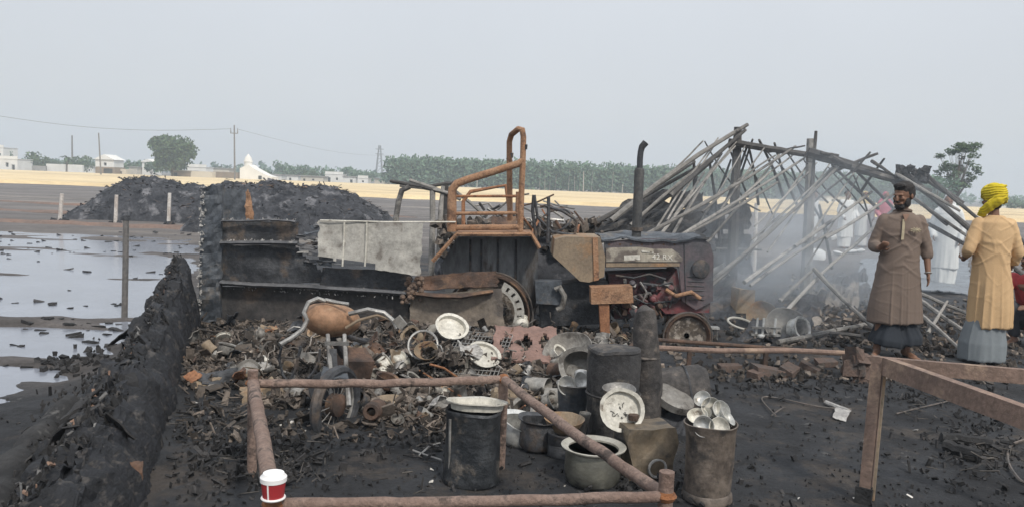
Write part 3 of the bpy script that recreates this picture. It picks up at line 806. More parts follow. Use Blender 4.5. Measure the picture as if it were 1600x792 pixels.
rib([(345, 380), (400, 379), (466, 380)], .05, .024, rib_m)
rib([(345, 441), (365, 442), (420, 446), (500, 449), (560, 453), (646, 459)], .06, .026, rib_m)
rib([(346, 346), (380, 345), (420, 344), (462, 347)], .03, .012, rib_m)
# curled upper edge plate and trough at right
m = MB(); m.sheet(q(648, 452, -.05), q(778, 446, -.02), q(776, 423, .02), q(652, 432, .03), 18, 6, .05, 5, .014, .05, 23); m.build('bent_plate', rust_dark, t, world=True)
m = MB(); m.tube([q(645, 458, -.06), q(680, 462, -.1), q(720, 463, -.1), q(770, 455, -.04)], [(.05, .02), (.07, .03), (.07, .03), (.04, .02)], 8); m.build('trough', rust_dark, t, True, True)
# far wall
m = MB(); m.sheet(q(347, 380, .75), q(388, 380, .95), q(385, 299, .95), q(347, 293, .75), 14, 10, .03, 4, .02, .05, 29); m.build('far_panel', char_blue, t, world=True)
m = MB(); m.sheet(at(384, 345, 8.8), at(396, 345, 8.8), at(390, 300, 8.8), at(383, 300, 8.8), 4, 10, .03, 8, .02, .2, 31); m.build('rusty_strip', rust_orange, t, world=True)
m = MB(); m.box((q(560, 500).x, TY + .75, .30), (3.1, 1.3, .06), None, .02); m.build('floor', char_metal, t, world=True)
m = MB(); m.beam((q(360, 500).x, TY + .3, .22), (q(800, 500).x, TY + .3, .26), .09, .10); m.beam((q(360, 500).x, TY + 1.2, .22), (q(800, 500).x, TY + 1.2, .26), .09, .10); m.build('chassis', char_metal, t, world=True)
# foam-like melted lump on the panel joint
m = MB()
for k in range(46): m.ell(q(645 + rg.gauss(0, 7), 452 + rg.gauss(0, 11), -.06 + rg.uniform(-.05, .03)), (rg.uniform(.012, .035),) * 3, 8)
m.build('melted_lump', M('lump', (.22, .15, .11), (.10, .075, .06), .9, 0, 14, .5, 40), t, True, True)['kind'] = 'stuff'
m = MB()
for k in range(170):
    yy = rg.uniform(292, 505); s = rg.uniform(.004, .016); m.chunk(q(311 + (505 - yy) * .03 + rg.gauss(0, 2.2), yy, rg.uniform(-.02, .04)), (s * 2, s, s * 1.4))
m.build('ash_edge', ash, t, world=True)['kind'] = 'stuff'
# shredded strips and ash where the plates tore
for k in range(26):
    px = rg.uniform(462, 505); py = rg.uniform(352, 415); L_ = rg.uniform(14, 36)
    m = MB(); m.sheet(q(px, py, .02), q(px + L_, py + rg.uniform(-3, 3), .0), q(px + L_, py - rg.uniform(2, 5), .02), q(px, py - rg.uniform(2, 6), .05), 8, 2, .04, 6, .006, .12, k); m.build('torn_strip', rg.choice((char_metal, char_blue, rib_m, ash)), t, world=True)
m = MB()
for k in range(150):
    yy = rg.choice((378, 441, 447, 452, 345)); px = rg.uniform(346, 462 if yy < 400 else 640); c = q(px, yy + (px - 346) * (.055 if yy > 400 else 0) - 2, rg.uniform(-.05, .04)); s = rg.uniform(.003, .012); m.chunk(c, (s * rg.uniform(1, 4), s, s * .6))
m.build('ash_crust', ash, t, world=True)['kind'] = 'stuff'
# cream sheet
m = MB(); rgs = 4
m.sheet(at(497, 408, 8.12), at(656, 431, 8.16), at(661, 349, 8.2), at(498, 345, 8.2), 34, 16, .022, 3.2, .008, .025, 3, lambda u, v: v < .12 + .06 * noise.noise(V((u * 9, 0, 0))) and u < .55)
ob = m.solo('metal_sheet', cream_sheet, 'scorched cream metal sheet leaning on the charred trailer', 'metal sheet', at(575, 428, 8.15))
for px in (538, 573):
    m = MB(); m.tube([at(px, 348, 8.175), at(px - 1, 380, 8.165), at(px - 3, 416, 8.13)], .010, 6); m.build('seam', enamel, ob, True, True)
# white rod along the sheet top
MB().tube([at(500, 344.5, 8.17), at(600, 347, 8.2), at(712, 347, 8.45)], .008, 6).solo('metal_rod', enamel, 'pale rod lying along the top edge of the cream sheet', 'rod', at(600, 347, 8.2))

# ------------------------------------------------------------------ tractor
t = thing('burnt_tractor', 'burnt out red farm tractor with rusted guard rails', 'tractor', at(950, 540, 8.8)); t.location.z = 0.03
TT = t
def part(name, m, mt, smooth=False, par=None):
    p = par or TT
    if par is not None:
        m.v = [a - TT.location for a in m.v]; ob = m.build(name, mt, None, smooth); ob.parent = par; return ob
    return m.build(name, mt, TT, smooth, True)
N8 = 8.45
m = MB()
m.slab([(944, 378), (1000, 373), (1100, 374), (1110, 382), (1115, 400), (1114, 470), (1088, 484), (1066, 470), (1061, 420), (1058, 417), (946, 418)], N8, .03)
m.slab([(944, 378), (1000, 373), (1100, 374), (1110, 382), (1115, 400), (1114, 470), (1088, 484), (1066, 470), (1061, 420), (1058, 417), (946, 418)], N8 + .63, .03)
m.prism([at(1100, 374, N8 + .031), at(1110, 382, N8 + .031), at(1115, 400, N8 + .031), at(1114, 470, N8 + .031), at(1108, 470, N8 + .031), at(1108, 400, N8 + .031), at(1098, 380, N8 + .031)], (0, .598, 0))
hood = part('hood', m, hood_m)
m = MB(); m.sheet(at(940, 372, N8 - .03), at(1108, 374, N8 - .03), at(1108, 374, N8 - .03) + V((0, .72, .03)), at(940, 372, N8 - .03) + V((0, .72, .03)), 26, 8, .045, 3.5, .02, 0, 3)
part('hood_top', m, char_blue)
m = MB(); m.slab([(947, 388), (958, 387), (1000, 386), (1022, 389), (1050, 389), (1060, 396), (1067, 404), (1066, 409), (947, 409)], N8 - .014, .012)
dec = part('decal_panel', m, M('decal_m', (.40, .365, .30), (.28, .255, .215), .75, 0, 6, .25, 40, c3=(.13, .11, .095), t3=.53, scale3=8), par=hood)
m = MB(); m.slab([(947, 411), (1062, 411), (1062, 416), (947, 417)], N8 - .02, .018); part('trim_strip', m, rust_tan, par=hood)
def text(body, p, size, mt, par, name, up=(0, 0, 1)):
    cu = bpy.data.curves.new(name, 'FONT'); cu.body = body; cu.size = size; cu.extrude = .002; cu.align_x = 'CENTER'; cu.align_y = 'CENTER'
    ob = bpy.data.objects.new('tmp', cu); col.objects.link(ob)
    dg = bpy.context.evaluated_depsgraph_get(); me = bpy.data.meshes.new_from_object(ob.evaluated_get(dg)); bpy.data.objects.remove(ob)
    me.materials.clear(); me.materials.append(mt); me.transform(Euler((R(90), R(-ROLL) * 0, 0)).to_matrix().to_4x4()); me.transform(Matrix.Translation(p - TT.location))
    o_ = bpy.data.objects.new(name, me); col.objects.link(o_); o_.parent = par
white_p = M('white_p', (.74, .72, .66), (.6, .57, .5), .7, 0, 20, .1, 40, fine=.1)
text('42 RX', at(1035, 402, N8 - .019), .085, white_p, hood, 'lettering')
m = MB(); m.slab([(975, 399), (1000, 398), (1000, 406), (975, 407)], N8 - .019, .004); m.slab([(1002, 391), (1021, 393), (1021, 396), (1003, 394)], N8 - .022, .006); part('faded_lettering', m, enamel, par=hood)
# bolts, seams and louvres on the hood
for k in range(7): m = MB(); m.lathe([(.011, -.012), (.013, 0)], 7, Matrix.Translation(at(952 + 17 * k, 382, N8 - .002)) @ Matrix.Rotation(R(90), 4, 'X')); part('bolt', m, rust_dark, par=hood)
for k in range(6): m = MB(); m.tube([at(1074 + (k % 2), 432 + 7 * k, N8 - .004), at(1100, 433 + 7 * k, N8 - .004)], .006, 5); part('louvre', m, char_metal, par=hood)
m = MB(); m.tube([at(1069, 380, N8 - .004), at(1070, 420, N8 - .004), at(1072, 474, N8 - .004)], .006, 5); part('seam', m, char_metal, par=hood)
# headlight
m = MB(); c = at(1095, 420, N8 - .02); m.lathe([(.02, -.06), (.085, -.05), (.10, 0), (.09, .02), (.05, .03), (.0, .035)], 16, Matrix.Translation(c) @ Matrix.Rotation(R(90), 4, 'X')); part('headlight', m, char_metal, True)
# fuel tank / dash side
m = MB(); pts = [(867, 374), (884, 370), (938, 371), (946, 402), (944, 432), (921, 441), (906, 439), (890, 424), (864, 400)]
m.slab(pts, N8 - .02, .66)
tank = part('fuel_tank', m, rust_tan)
m = MB(); m.slab([(926, 371), (934, 371), (936, 437), (928, 439)], N8 - .034, .012); part('tank_strap', m, rust_orange, par=tank)
# battery box with bracket
m = MB(); m.slab([(923, 449), (988, 447), (990, 473), (924, 475)], N8 - .22, .2); bx_ = part('battery_box', m, rust_orange)
m = MB(); m.slab([(936, 475), (952, 475), (953, 525), (939, 527)], N8 - .2, .09); part('bracket', m, rust, par=bx_)
# engine
m = MB(); m.slab([(950, 428), (1058, 424), (1060, 492), (960, 498)], N8 + .14, .34); eng = part('engine', m, M('engine_m', (.05, .03, .033), (.12, .035, .04), .7, .1, 6, .6, 25, c3=(.04, .04, .045), t3=.55, scale3=6))
for k in range(48):
    px, py = rg.uniform(955, 1064), rg.uniform(440, 488); c = at(px, py, N8 + rg.uniform(.02, .12)); m = MB()
    if k % 3 == 0: m.tube([c, c + V((rg.uniform(-.15, .15), rg.uniform(-.03, .03), rg.uniform(-.12, .12))), c + V((rg.uniform(-.2, .2), .03, rg.uniform(-.2, .1)))], rg.uniform(.007, .018), 7)
    elif k % 3 == 1: m.chunk(c, (rg.uniform(.03, .09), .05, rg.uniform(.02, .07)), .15)
    else: m.lathe([(.028, -.05), (.032, -.04), (.032, .04), (.015, .05)], 10, Matrix.Translation(c) @ Euler((rg.uniform(0, 3), rg.uniform(0, 3), 0)).to_matrix().to_4x4())
    part(('engine_pipe', 'engine_block', 'filter')[k % 3], m, rg.choice((red_paint, red_paint, red_paint, char_metal, char_metal, steel, rust_dark, hood_m)), par=eng)
for pts_ in (((962, 430), (990, 434), (1015, 428), (1040, 436)), ((960, 470), (985, 462), (1010, 474), (1050, 470)), ((1000, 440), (1010, 455), (1004, 472)), ((1030, 446), (1050, 440), (1056, 456), (1046, 480))):
    m = MB(); m.tube([at(*p_, N8 + .03) for p_ in pts_], .011, 7); part('fuel_line', m, rg.choice((char_metal, steel, rust_dark)), True, par=eng)
m = MB(); m.slab([(1058, 420), (1066, 470), (1110, 474), (1108, 488), (1040, 490), (1020, 470)], N8 + .05, .45); part('front_bolster', m, red_paint)
m = MB(); m.tube([at(1040, 452, N8 - .02), at(1056, 462, N8 - .05), at(1080, 456, N8 - .06), at(1094, 466, N8 - .04)], .022, 8); part('hydraulic_pipe', m, rust_orange, True)
# transmission
m = MB(); m.slab([(840, 444), (950, 440), (955, 505), (845, 510)], N8 + .15, .4); part('transmission', m, char_metal)
m = MB(); m.slab([(836, 440), (878, 438), (878, 470), (872, 476), (838, 474)], N8 - .02, .2); part('tool_box', m, char_blue)
m = MB(); m.tube([at(868, 452, N8 - .05), at(874, 448, N8 - .06), at(882, 462, N8 - .06), at(878, 480, N8 - .05), at(870, 484, N8 - .05)], .03, 8); part('hose', m, alu, True)
# exhaust
m = MB(); m.tube([at(994, 374, 8.75), at(996, 330, 8.75), at(999, 267, 8.75), at(999.5, 263, 8.75)], [.052, .052, .055, .045], 12); ex = part('exhaust', m, M('exh', (.05, .052, .055), (.09, .088, .085), .7, .2, 6, .3, 30, c3=(.12, .09, .07), t3=.62), True)
m = MB(); m.tube([at(999.5, 264, 8.75), at(1000, 248, 8.75), at(1001, 238, 8.75), at(1003, 230, 8.75), at(1009, 223, 8.75)], [.033, .033, .033, .036, .038], 10); part('exhaust_tip', m, char_metal, True, ex)
m = MB(); m.lathe([(.07, -.02), (.07, .02)], 12, Matrix.Translation(at(995, 358, 8.75))); part('clamp', m, char_metal, False, ex)
# fenders
def fender(Y0, near):
    a, b, c, d = at(676, 408, Y0), at(714, 366, Y0), at(830, 366, Y0), at(843, 388, Y0); wv = V((0, .42, 0)); m = MB()
    for p0, p1 in ((a, b), (b, c), (c, d)):
        nrm = V((-(p1 - p0).z, 0, (p1 - p0).x)).normalized() * .02
        m.prism([p0, p1, p1 + nrm, p0 + nrm], wv)
    m.tube([a, b, c, d], .024, 6)
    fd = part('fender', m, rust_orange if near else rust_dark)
    iy = Y0 + (.36 if near else .04)
    pts = [(690, 412), (716, 370), (829, 370), (841, 390), (840, 480), (700, 482)]
    m = MB(); m.prism([at(x, y, iy) for x, y in pts], (0, .03, 0)); fi = part('fender_side', m, M('fender_grey' + str(int(near)), (.10, .107, .115), (.18, .188, .195), .7, .1, 3, .4, 25, c3=(.07, .06, .055), t3=.58, scale3=4, stretch=(1, 1, .35), fine=.4), par=None)
    for x in (735, 752, 778, 806):
        m = MB(); m.tube([at(x, 374, iy - .015), at(x - 1, 476, iy - .015)], .013, 5); part('stiffener', m, char_metal, par=fi)
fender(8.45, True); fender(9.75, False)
# rusted guard rails on the near fender, with the tall loop
def gp(px, py, dY=0.0): return at(px, py, 8.5 + dY)
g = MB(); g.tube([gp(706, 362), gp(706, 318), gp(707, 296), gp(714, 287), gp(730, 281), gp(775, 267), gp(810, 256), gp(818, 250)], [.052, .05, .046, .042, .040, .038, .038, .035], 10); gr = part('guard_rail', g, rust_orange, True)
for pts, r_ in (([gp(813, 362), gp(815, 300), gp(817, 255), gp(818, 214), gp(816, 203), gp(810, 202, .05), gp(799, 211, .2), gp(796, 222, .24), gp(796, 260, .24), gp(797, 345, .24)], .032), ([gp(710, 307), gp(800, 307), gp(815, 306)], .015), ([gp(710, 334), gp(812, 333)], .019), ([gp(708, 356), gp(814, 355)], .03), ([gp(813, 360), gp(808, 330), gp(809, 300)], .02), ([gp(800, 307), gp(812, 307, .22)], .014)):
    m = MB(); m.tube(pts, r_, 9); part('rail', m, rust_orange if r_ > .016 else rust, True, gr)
for px, py in ((822, 231), (800, 244)):
    m = MB(); m.lathe([(.012, -.02), (.016, .03), (.0, .035)], 8, Matrix.Translation(gp(px, py, -.02))); part('bolt', m, char_metal, False, gr)
# far side guard, seat, steering, levers
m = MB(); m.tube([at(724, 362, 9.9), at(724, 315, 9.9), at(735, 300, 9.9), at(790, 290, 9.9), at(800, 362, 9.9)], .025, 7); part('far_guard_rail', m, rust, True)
m = MB(); m.sheet(at(770, 372, 9.05), at(812, 372, 9.05), at(806, 338, 9.3), at(768, 340, 9.3), 8, 6, .04, 5, .03, .05, 2); part('seat', m, rust_dark)
sw = MB(); c = at(868, 345, 9.1); sw.torus(c, .19, .012, 22, 6, Euler((R(35), R(-25), 0)).to_matrix()); stw = part('steering_wheel', sw, char_metal, True)
m = MB(); m.tube([c, at(886, 375, 9.1)], .02, 7); part('steering_column', m, rust_dark, True, stw)
for k, (a, b, c_, d) in enumerate((((835, 305), (840, 340), (862, 362), (920, 372)), ((852, 322), (878, 330), (902, 345), (898, 366)), ((857, 308), (857, 340), (856, 366), (856, 380)), ((834, 305), (832, 330), (836, 360), (838, 380)))):
    m = MB(); m.tube([at(*a, 8.8), at(*b, 8.8), at(*c_, 8.8), at(*d, 8.8)], .016 if k < 2 else .02, 7); part('lever' if k > 1 else 'hose', m, char_metal, True)
# wheels
def wheel(c, Rr, wd, mt, rear):
    X = Matrix.Translation(c) @ Matrix.Rotation(R(90), 4, 'X'); m = MB()
    m.lathe([(Rr * .97, -wd / 2), (Rr, -wd / 2), (Rr, -wd / 2 + .03), (Rr * .88, -wd / 4), (Rr * .88, wd / 4), (Rr, wd / 2), (Rr * .96, wd / 2), (Rr * .84, wd / 4), (Rr * .84, -wd / 4), (Rr * .95, -wd / 2)], 36, X)
    wh = part('wheel', m, mt, True)
    m = MB(); m.lathe([(.03, -.02), (Rr * .3, -.03), (Rr * .5, .0), (Rr * .86, .02), (Rr * .86, .04), (Rr * .5, .02), (.03, .0)], 30, X); part('rim_disc', m, M('rim' + str(rear), (.06, .05, .046), (.16, .13, .10), .8, .1, 9, .5, 30, c3=(.34, .30, .26), t3=.54, scale3=16), True, wh)
    m = MB(); m.lathe([(.0, -.10), (Rr * .14, -.1), (Rr * .18, -.05), (Rr * .2, .0)], 14, X); part('hub', m, rust_dark, True, wh)
    for k in range(8):
        a = k * math.pi / 4; m = MB(); m.lathe([(.016, -.05), (.016, -.01)], 6, X @ Matrix.Translation((Rr * .4 * math.cos(a), Rr * .4 * math.sin(a), -.01))); part('bolt', m, steel, False, wh)
    for k in range(3 if rear else 2):
        m = MB(); m.torus(c + V((0, -wd / 2 + .02 + .05 * k, 0)), Rr * (1.08 - .02 * k), .008, 34, 5, Matrix.Rotation(R(90), 3, 'X')); part('tyre_wire', m, wire_m, True, wh)
wheel(at(766, 489, 8.62), .43, .26, rust_dark, 1)
fl_c = at(766, 489, 8.44); fm = MB()
for i in range(22):
    for j in range(4):
        if j in (1, 2) and i % 3 == 1: continue
        a0, a1 = R(-42 + 5 * i), R(-42 + 5 * (i + 1)); r0, r1 = .26 + .026 * j, .26 + .026 * (j + 1)
        fm.prism([fl_c + V((r * math.cos(a), 0, r * math.sin(a))) for r, a in ((r0, a0), (r1, a0), (r1, a1), (r0, a1))], (0, .012, 0))
part('perforated_flange', fm, cream_sheet)
wheel(at(780, 470, 9.95), .43, .26, rust_dark, 1)
wheel(at(1073, 524, 8.28), .235, .16, rust_dark, 0); wheel(at(1070, 505, 9.5), .235, .16, rust_dark, 0)
m = MB(); m.beam(at(1073, 520, 8.34), at(1071, 505, 9.5), .10, .10); part('front_axle', m, rust_dark)
m = MB(); m.beam(at(768, 486, 8.7), at(779, 470, 9.9), .16, .16); part('rear_axle', m, rust_dark)

# ------------------------------------------------------------------ hut frame of poles
t = thing('burnt_hut', 'collapsed smoking hut skeleton of lashed bamboo poles', 'hut', at(1210, 450, 11.5)); t.location.z = 0.03
HT = t
def pl(a, b, Ya, Yb, r, mt=bamboo, bend=.03, name='pole', ground=False):
    p0 = G(*a) if ground else at(*a, Ya); p1 = at(*b, Yb); mid = []
    rg2 = random.Random(int(a[0] * 7 + b[0])); off = V((rg2.uniform(-1, 1), rg2.uniform(-1, 1), rg2.uniform(-1, 1))) * bend * (p1 - p0).length * .5
    m = MB(); P = []; rr = []
    for k in range(9):
        f = k / 8; P.append(p0.lerp(p1, f) + off * math.sin(math.pi * f) + V((0, 0, .008)) * noise.noise(V((f * 9, a[0], b[0])))); rr.append(r * .78 * (1.1 - .35 * f) * (1 + .10 * (k % 2)))
    m.tube(P, rr, 7); return m.build(name, mt, HT, True, True)
bc, bl = bamboo_char, bamboo
# ridge beam, posts
pl((1138, 222), (1268, 243), 11.6, 11.4, .062, bc, .01, 'ridge_beam'); pl((1262, 238), (1432, 290), 11.35, 11.1, .085, bc, .012, 'ridge_beam')
pl((1330, 262), (1455, 300), 11.2, 10.9, .06, bc, .02, 'ridge_beam')
pl((1143, 440), (1153, 199), 11.7, 11.7, .095, bc, .01, 'post'); pl((1258, 470), (1267, 217), 11.4, 11.4, .10, bamboo, .01, 'post'); pl((1268, 300), (1275, 205), 11.35, 11.35, .035, bc, .01)
pl((1400, 470), (1410, 275), 11.2, 11.2, .07, bc, .01, 'post')
for a, b, Ya, Yb, r, mt in (
    ((918, 354), (1124, 243), 10.6, 11.6, .036, bc), ((930, 350), (1086, 253), 10.6, 11.7, .026, bc), ((955, 345), (1168, 195), 10.4, 11.6, .045, bl), ((1048, 306), (1165, 203), 10.9, 11.55, .04, bc), ((1012, 330), (1114, 252), 11, 11.8, .025, bc), ((985, 352), (1120, 240), 10.6, 11.6, .028, bl),
    ((1001, 371), (1243, 229), 9.7, 11.5, .028, bl), ((1000, 374), (1158, 284), 9.8, 11.2, .024, bl), ((1062, 369), (1256, 248), 9.9, 11.5, .026, bl), ((1060, 371), (1215, 285), 9.9, 11.2, .026, bl), ((1033, 366), (1100, 270), 10.4, 12, .026, bl), ((1048, 372), (1128, 240), 10.4, 11.8, .024, bl),
    ((1108, 442), (1320, 250), 9.4, 11.4, .030, bl), ((1110, 446), (1222, 340), 9.4, 11.0, .034, bl), ((1163, 441), (1262, 372), 9.5, 10.6, .032, bl), ((1242, 385), (1362, 300), 10.3, 11.3, .030, bl), ((1172, 446), (1300, 362), 9.5, 10.8, .024, bl), ((1290, 372), (1408, 295), 10.6, 11.2, .026, bl),
    ((1229, 485), (1345, 375), 9.6, 10.9, .028, bl), ((1330, 388), (1420, 305), 10.8, 11.2, .026, bl), ((1218, 470), (1272, 420), 9.8, 10.4, .03, bl),
    ((1225, 312), (1186, 219), 12.8, 11.6, .030, bc), ((1246, 322), (1210, 224), 12.8, 11.6, .028, bc), ((1262, 330), (1236, 262), 12.8, 11.7, .026, bc), ((1372, 326), (1300, 258), 12.6, 11.3, .032, bc), ((1400, 330), (1338, 268), 12.6, 11.2, .03, bc), ((1292, 360), (1240, 280), 12.9, 12.0, .026, bc), ((1300, 420), (1280, 320), 12.4, 12.2, .03, bc), ((1185, 320), (1170, 230), 12.8, 11.8, .026, bc),
    ((1085, 346), (1084, 250), 12.2, 11.9, .034, bc), ((1064, 420), (1090, 262), 12.0, 11.9, .028, bc), ((1125, 380), (1108, 250), 12.4, 11.8, .03, bc), ((1095, 400), (1170, 222), 12.2, 11.7, .028, bc), ((1110, 330), (1142, 250), 12.4, 11.7, .025, bc), ((1148, 300), (1176, 218), 12.4, 11.6, .024, bc),
    ((1240, 330), (1308, 256), 11.8, 11.3, .024, bl), ((1262, 325), (1340, 262), 11.9, 11.3, .022, bl), ((1345, 300), (1382, 248), 11.5, 11.15, .024, bc), ((1300, 270), (1372, 240), 11.35, 11.1, .03, bc), ((1362, 252), (1398, 277), 11.0, 11.2, .028, bc), ((1300, 245), (1330, 262), 11.1, 11.3, .034, bc), ((1282, 240), (1310, 243), 11.2, 11.3, .028, bc), ((1200, 238), (1258, 228), 11.5, 11.4, .018, bc), ((1334, 268), (1360, 238), 11.1, 11.1, .022, bc),
    ((1412, 268), (1600, 432), 11.2, 9.9, .045, bc), ((1425, 285), (1560, 392), 11.2, 10.1, .038, bc), ((1395, 285), (1520, 375), 11.1, 10.2, .030, bl), ((1440, 268), (1540, 352), 11.3, 10.6, .035, bc), ((1400, 272), (1500, 330), 11.0, 10.3, .03, bl), ((1420, 262), (1505, 318), 11.4, 10.9, .05, bc), ((1450, 350), (1620, 450), 10.9, 9.7, .032, bc), ((1440, 318), (1480, 352), 11, 10.6, .03, bc),
    ((1560, 345), (1640, 415), 9.9, 9.5, .035, bc), ((1565, 372), (1640, 440), 9.7, 9.3, .03, bc),
    ((1272, 420), (1366, 512), 10.2, 8.9, .034, bl), ((1440, 470), (1512, 520), 9.8, 8.7, .034, bl), ((1440, 492), (1500, 545), 9.3, 8.3, .028, bl), ((1430, 455), (1530, 498), 10.0, 9.2, .03, bl), ((1450, 520), (1480, 470), 8.9, 9.6, .024, bl), ((1150, 310), (1188, 330), 12.4, 12.6, .02, bc)):
    pl(a, b, Ya, Yb, r, mt)
rgp = random.Random(9)
for k in range(16):                     # thin laths still tied across the rafters
    x0 = 1085 + 17 * k + rgp.uniform(-8, 8); y0 = 232 + (x0 - 1140) * .21
    pl((x0 - rgp.uniform(60, 130), y0 + rgp.uniform(80, 150)), (x0 + rgp.uniform(0, 16), y0 - rgp.uniform(0, 14)), 10.6, 11.5, rgp.uniform(.014, .022), bl, .05, 'lath')
    if k % 2: pl((x0 + rgp.uniform(25, 70), y0 + rgp.uniform(60, 120)), (x0 - rgp.uniform(0, 10), y0 - rgp.uniform(2, 14)), 12.6, 11.6, rgp.uniform(.014, .022), bc, .05, 'lath')
pl((1406, 275), (1412, 262), 11.1, 11.1, .05, bc)
m = MB(); rg = random.Random(4)
for k in range(90):
    c = at(rg.uniform(1402, 1450), rg.uniform(262, 285), 11.1 + rg.uniform(-.15, .15)); m.chunk(c, (rg.uniform(.03, .1), .05, rg.uniform(.03, .07)))
m.build('charred_thatch', charbits_m, HT, world=True)['kind'] = 'stuff'
for px, py, Y in ((1150, 226, 11.6), (1266, 244, 11.35)):
    m = MB()
    for k in range(4): m.torus(at(px, py, Y) + V((rg.uniform(-.03, .03), 0, rg.uniform(-.05, .05))), .062, .010, 14, 5, Euler((R(90) + rg.uniform(-.4, .4), rg.uniform(-.5, .5), rg.uniform(-.4, .4))).to_matrix())
    m.build('lashing', wire_m, HT, True, True)
# burnt thatch sheets hanging at the hut's left end and back
thatch_m = M('thatch_m', (.028, .030, .034), (.07, .068, .068), .95, 0, 6, .9, 18, c3=(.12, .11, .10), t3=.62, scale3=5)
for c4, Y0, Y1, sd_ in ((((920, 362), (1100, 372), (1100, 300), (1000, 302)), 10.9, 11.6, 1), (((1064, 425), (1178, 425), (1172, 322), (1072, 318)), 13.6, 13.4, 2), (((1060, 385), (1120, 392), (1118, 330), (1058, 325)), 12.2, 12.6, 6)):
    m = MB(); m.sheet(at(*c4[0], Y0), at(*c4[1], Y0), at(*c4[2], Y1), at(*c4[3], Y1), 26, 14, .10, 4, .05, .10, sd_, lambda u, v: noise.noise(V((u * 7 + sd_, v * 6, 1))) > .42)
    m.build('thatch_panel', thatch_m, HT, world=True)
# thin white post inside the hut
b = G(1178, 424); MB().tube([b, at(1182, 318, b.y)], [.045, .04], 8).solo('stake', stake_m, 'pale upright stake seen through the smoke inside the hut', 'stake', b, smooth=True)
MB().tube([at(1110, 388, 12.5), at(1190, 390, 12.6)], .02, 6).build('cross_rail', bl, HT, True, True)
# ------------------------------------------------------------------ foreground cot frame of rusty pipe
cot_m = M('cot_rust', (.20, .135, .108), (.31, .225, .185), .85, .0, 9, .9, 55, c3=(.085, .062, .052), t3=.58, scale3=9, rvar=.1)
cot_o = M('cot_joint', (.30, .12, .045), (.22, .10, .05), .9, 0, 20, .8, 60)
zc = .55
def up(px, py, z):
    d = ray(px, py); return V((0, 0, CAM_H)) + d * ((z - CAM_H) / d.z)
A, B, C, D = up(395, 598, zc), up(787, 592, zc), up(1040, 774, zc), up(428, 786, zc)
t = thing('cot_frame', 'rusty pipe frame of a bare cot in the foreground', 'bed frame', ((A + C) / 2).xy.to_3d())
def cp(name, m, mt=cot_m, sm=True): return m.build(name, mt, t, sm, True)
def bent(a, b, r, sag, sd_):
    P = [a.lerp(b, k / 26) + V((.006 * noise.noise(V((k * .3, sd_, 0))), .006 * noise.noise(V((k * .3, sd_, 4))), -sag * math.sin(math.pi * k / 26) + .006 * noise.noise(V((k * .35, sd_, 9))))) for k in range(27)]
    return MB().tube(P, [(r * (1 + .10 * noise.noise(V((k * .7, sd_, 2)))), r * (.92 + .12 * noise.noise(V((k * .8, sd_, 7))))) for k in range(27)], 14)
cp('rail', bent(A, B, .025, .012, 1)); cp('rail', bent(D, C, .022, .008, 2)); cp('rail', bent(A, D, .031, .0, 3)); cp('rail', bent(B, C, .026, .014, 4))
for p, ex in ((A, .07), (B, .02), (C, .09), (D, .03)):
    g = onground(p.x, p.y, -.02); cp('leg', MB().tube([g, p + V((0, 0, ex))], [.026, .028], 10))
    m = MB(); m.torus(p, .030, .011, 12, 6); m.ell(p, (.036, .036, .033), 10); cp('weld_joint', m, cot_o)
# red and white cup on the near left corner
c = up(427, 778, zc + .03); t = thing('paper_cup', 'red and white cup with a white lid on the near corner of the cot frame', 'cup', c)
cup_red = M('cup_red', (.42, .035, .04), (.36, .03, .035), .5, 0, 6, 0, 40, fine=.05); cup_white = M('cup_white', (.80, .79, .78), rough=.5, bump=0, fine=.03)
MB().lathe([(.032, 0), (.034, .004), (.040, .062), (.037, .062), (.031, .006), (.0, .005)], 24).build('cup', cup_red, t, True)
MB().lathe([(.0375, .058), (.043, .060), (.0435, .075), (.036, .083), (.034, .088), (.0, .090)], 24).build('lid', cup_white, t, True)
m = MB()
for k in range(1):
    a = -1.75; m.tube([(.0348 * math.cos(a), .0348 * math.sin(a), .006), (.0405 * math.cos(a), .0405 * math.sin(a), .058)], .003, 5)
m.build('stripe', cup_white, t); MB().torus((0, 0, .004), .036, .0045, 26, 6).build('base_ring', cup_white, t, True)

# second frame at right: wide wooden cot rails
zr = .79
E, Fp, Gp = up(1372, 562, zr), up(1640, 585, zr), up(1640, 650, zr)
t = thing('table_frame', 'rust-brown frame with flat rails at the right picture edge', 'frame', (E.x + .4, E.y - .3, 0))
fr_m = M('frame_r', (.24, .165, .13), (.17, .12, .097), .85, .05, 5, .4, 45, c3=(.32, .23, .17), t3=.6, scale3=4)
def cp2(name, m, mt=fr_m, sm=False): return m.build(name, mt, t, sm, True)
cp2('rail', MB().beam(E + V((.02, 0, -.02)), Fp + V((0, 0, -.02)), .035, .075)); cp2('rail', MB().beam(E + V((.03, -.03, -.025)), Gp + V((0, 0, -.04)), .05, .095))
ge = onground(*up(1350, 792, 0).xy)
cp2('leg', MB().beam(ge + V((0, 0, -.02)), E + V((0, 0, .02)), .055, .055)); cp2('leg', MB().beam(ge + V((.028, -.036, .03)), E + V((.028, -.03, -.05)), .012, .02), rust_tan)
m = MB(); f0 = ge + (E - ge) * .06; m.beam(ge + V((0, 0, -.01)), ge + (E - ge) * .115, .085, .085); cp2('foot_sleeve', m, char)
for p in (Fp, Gp): cp2('leg', MB().beam(onground(p.x, p.y, -.02), p, .05, .05))
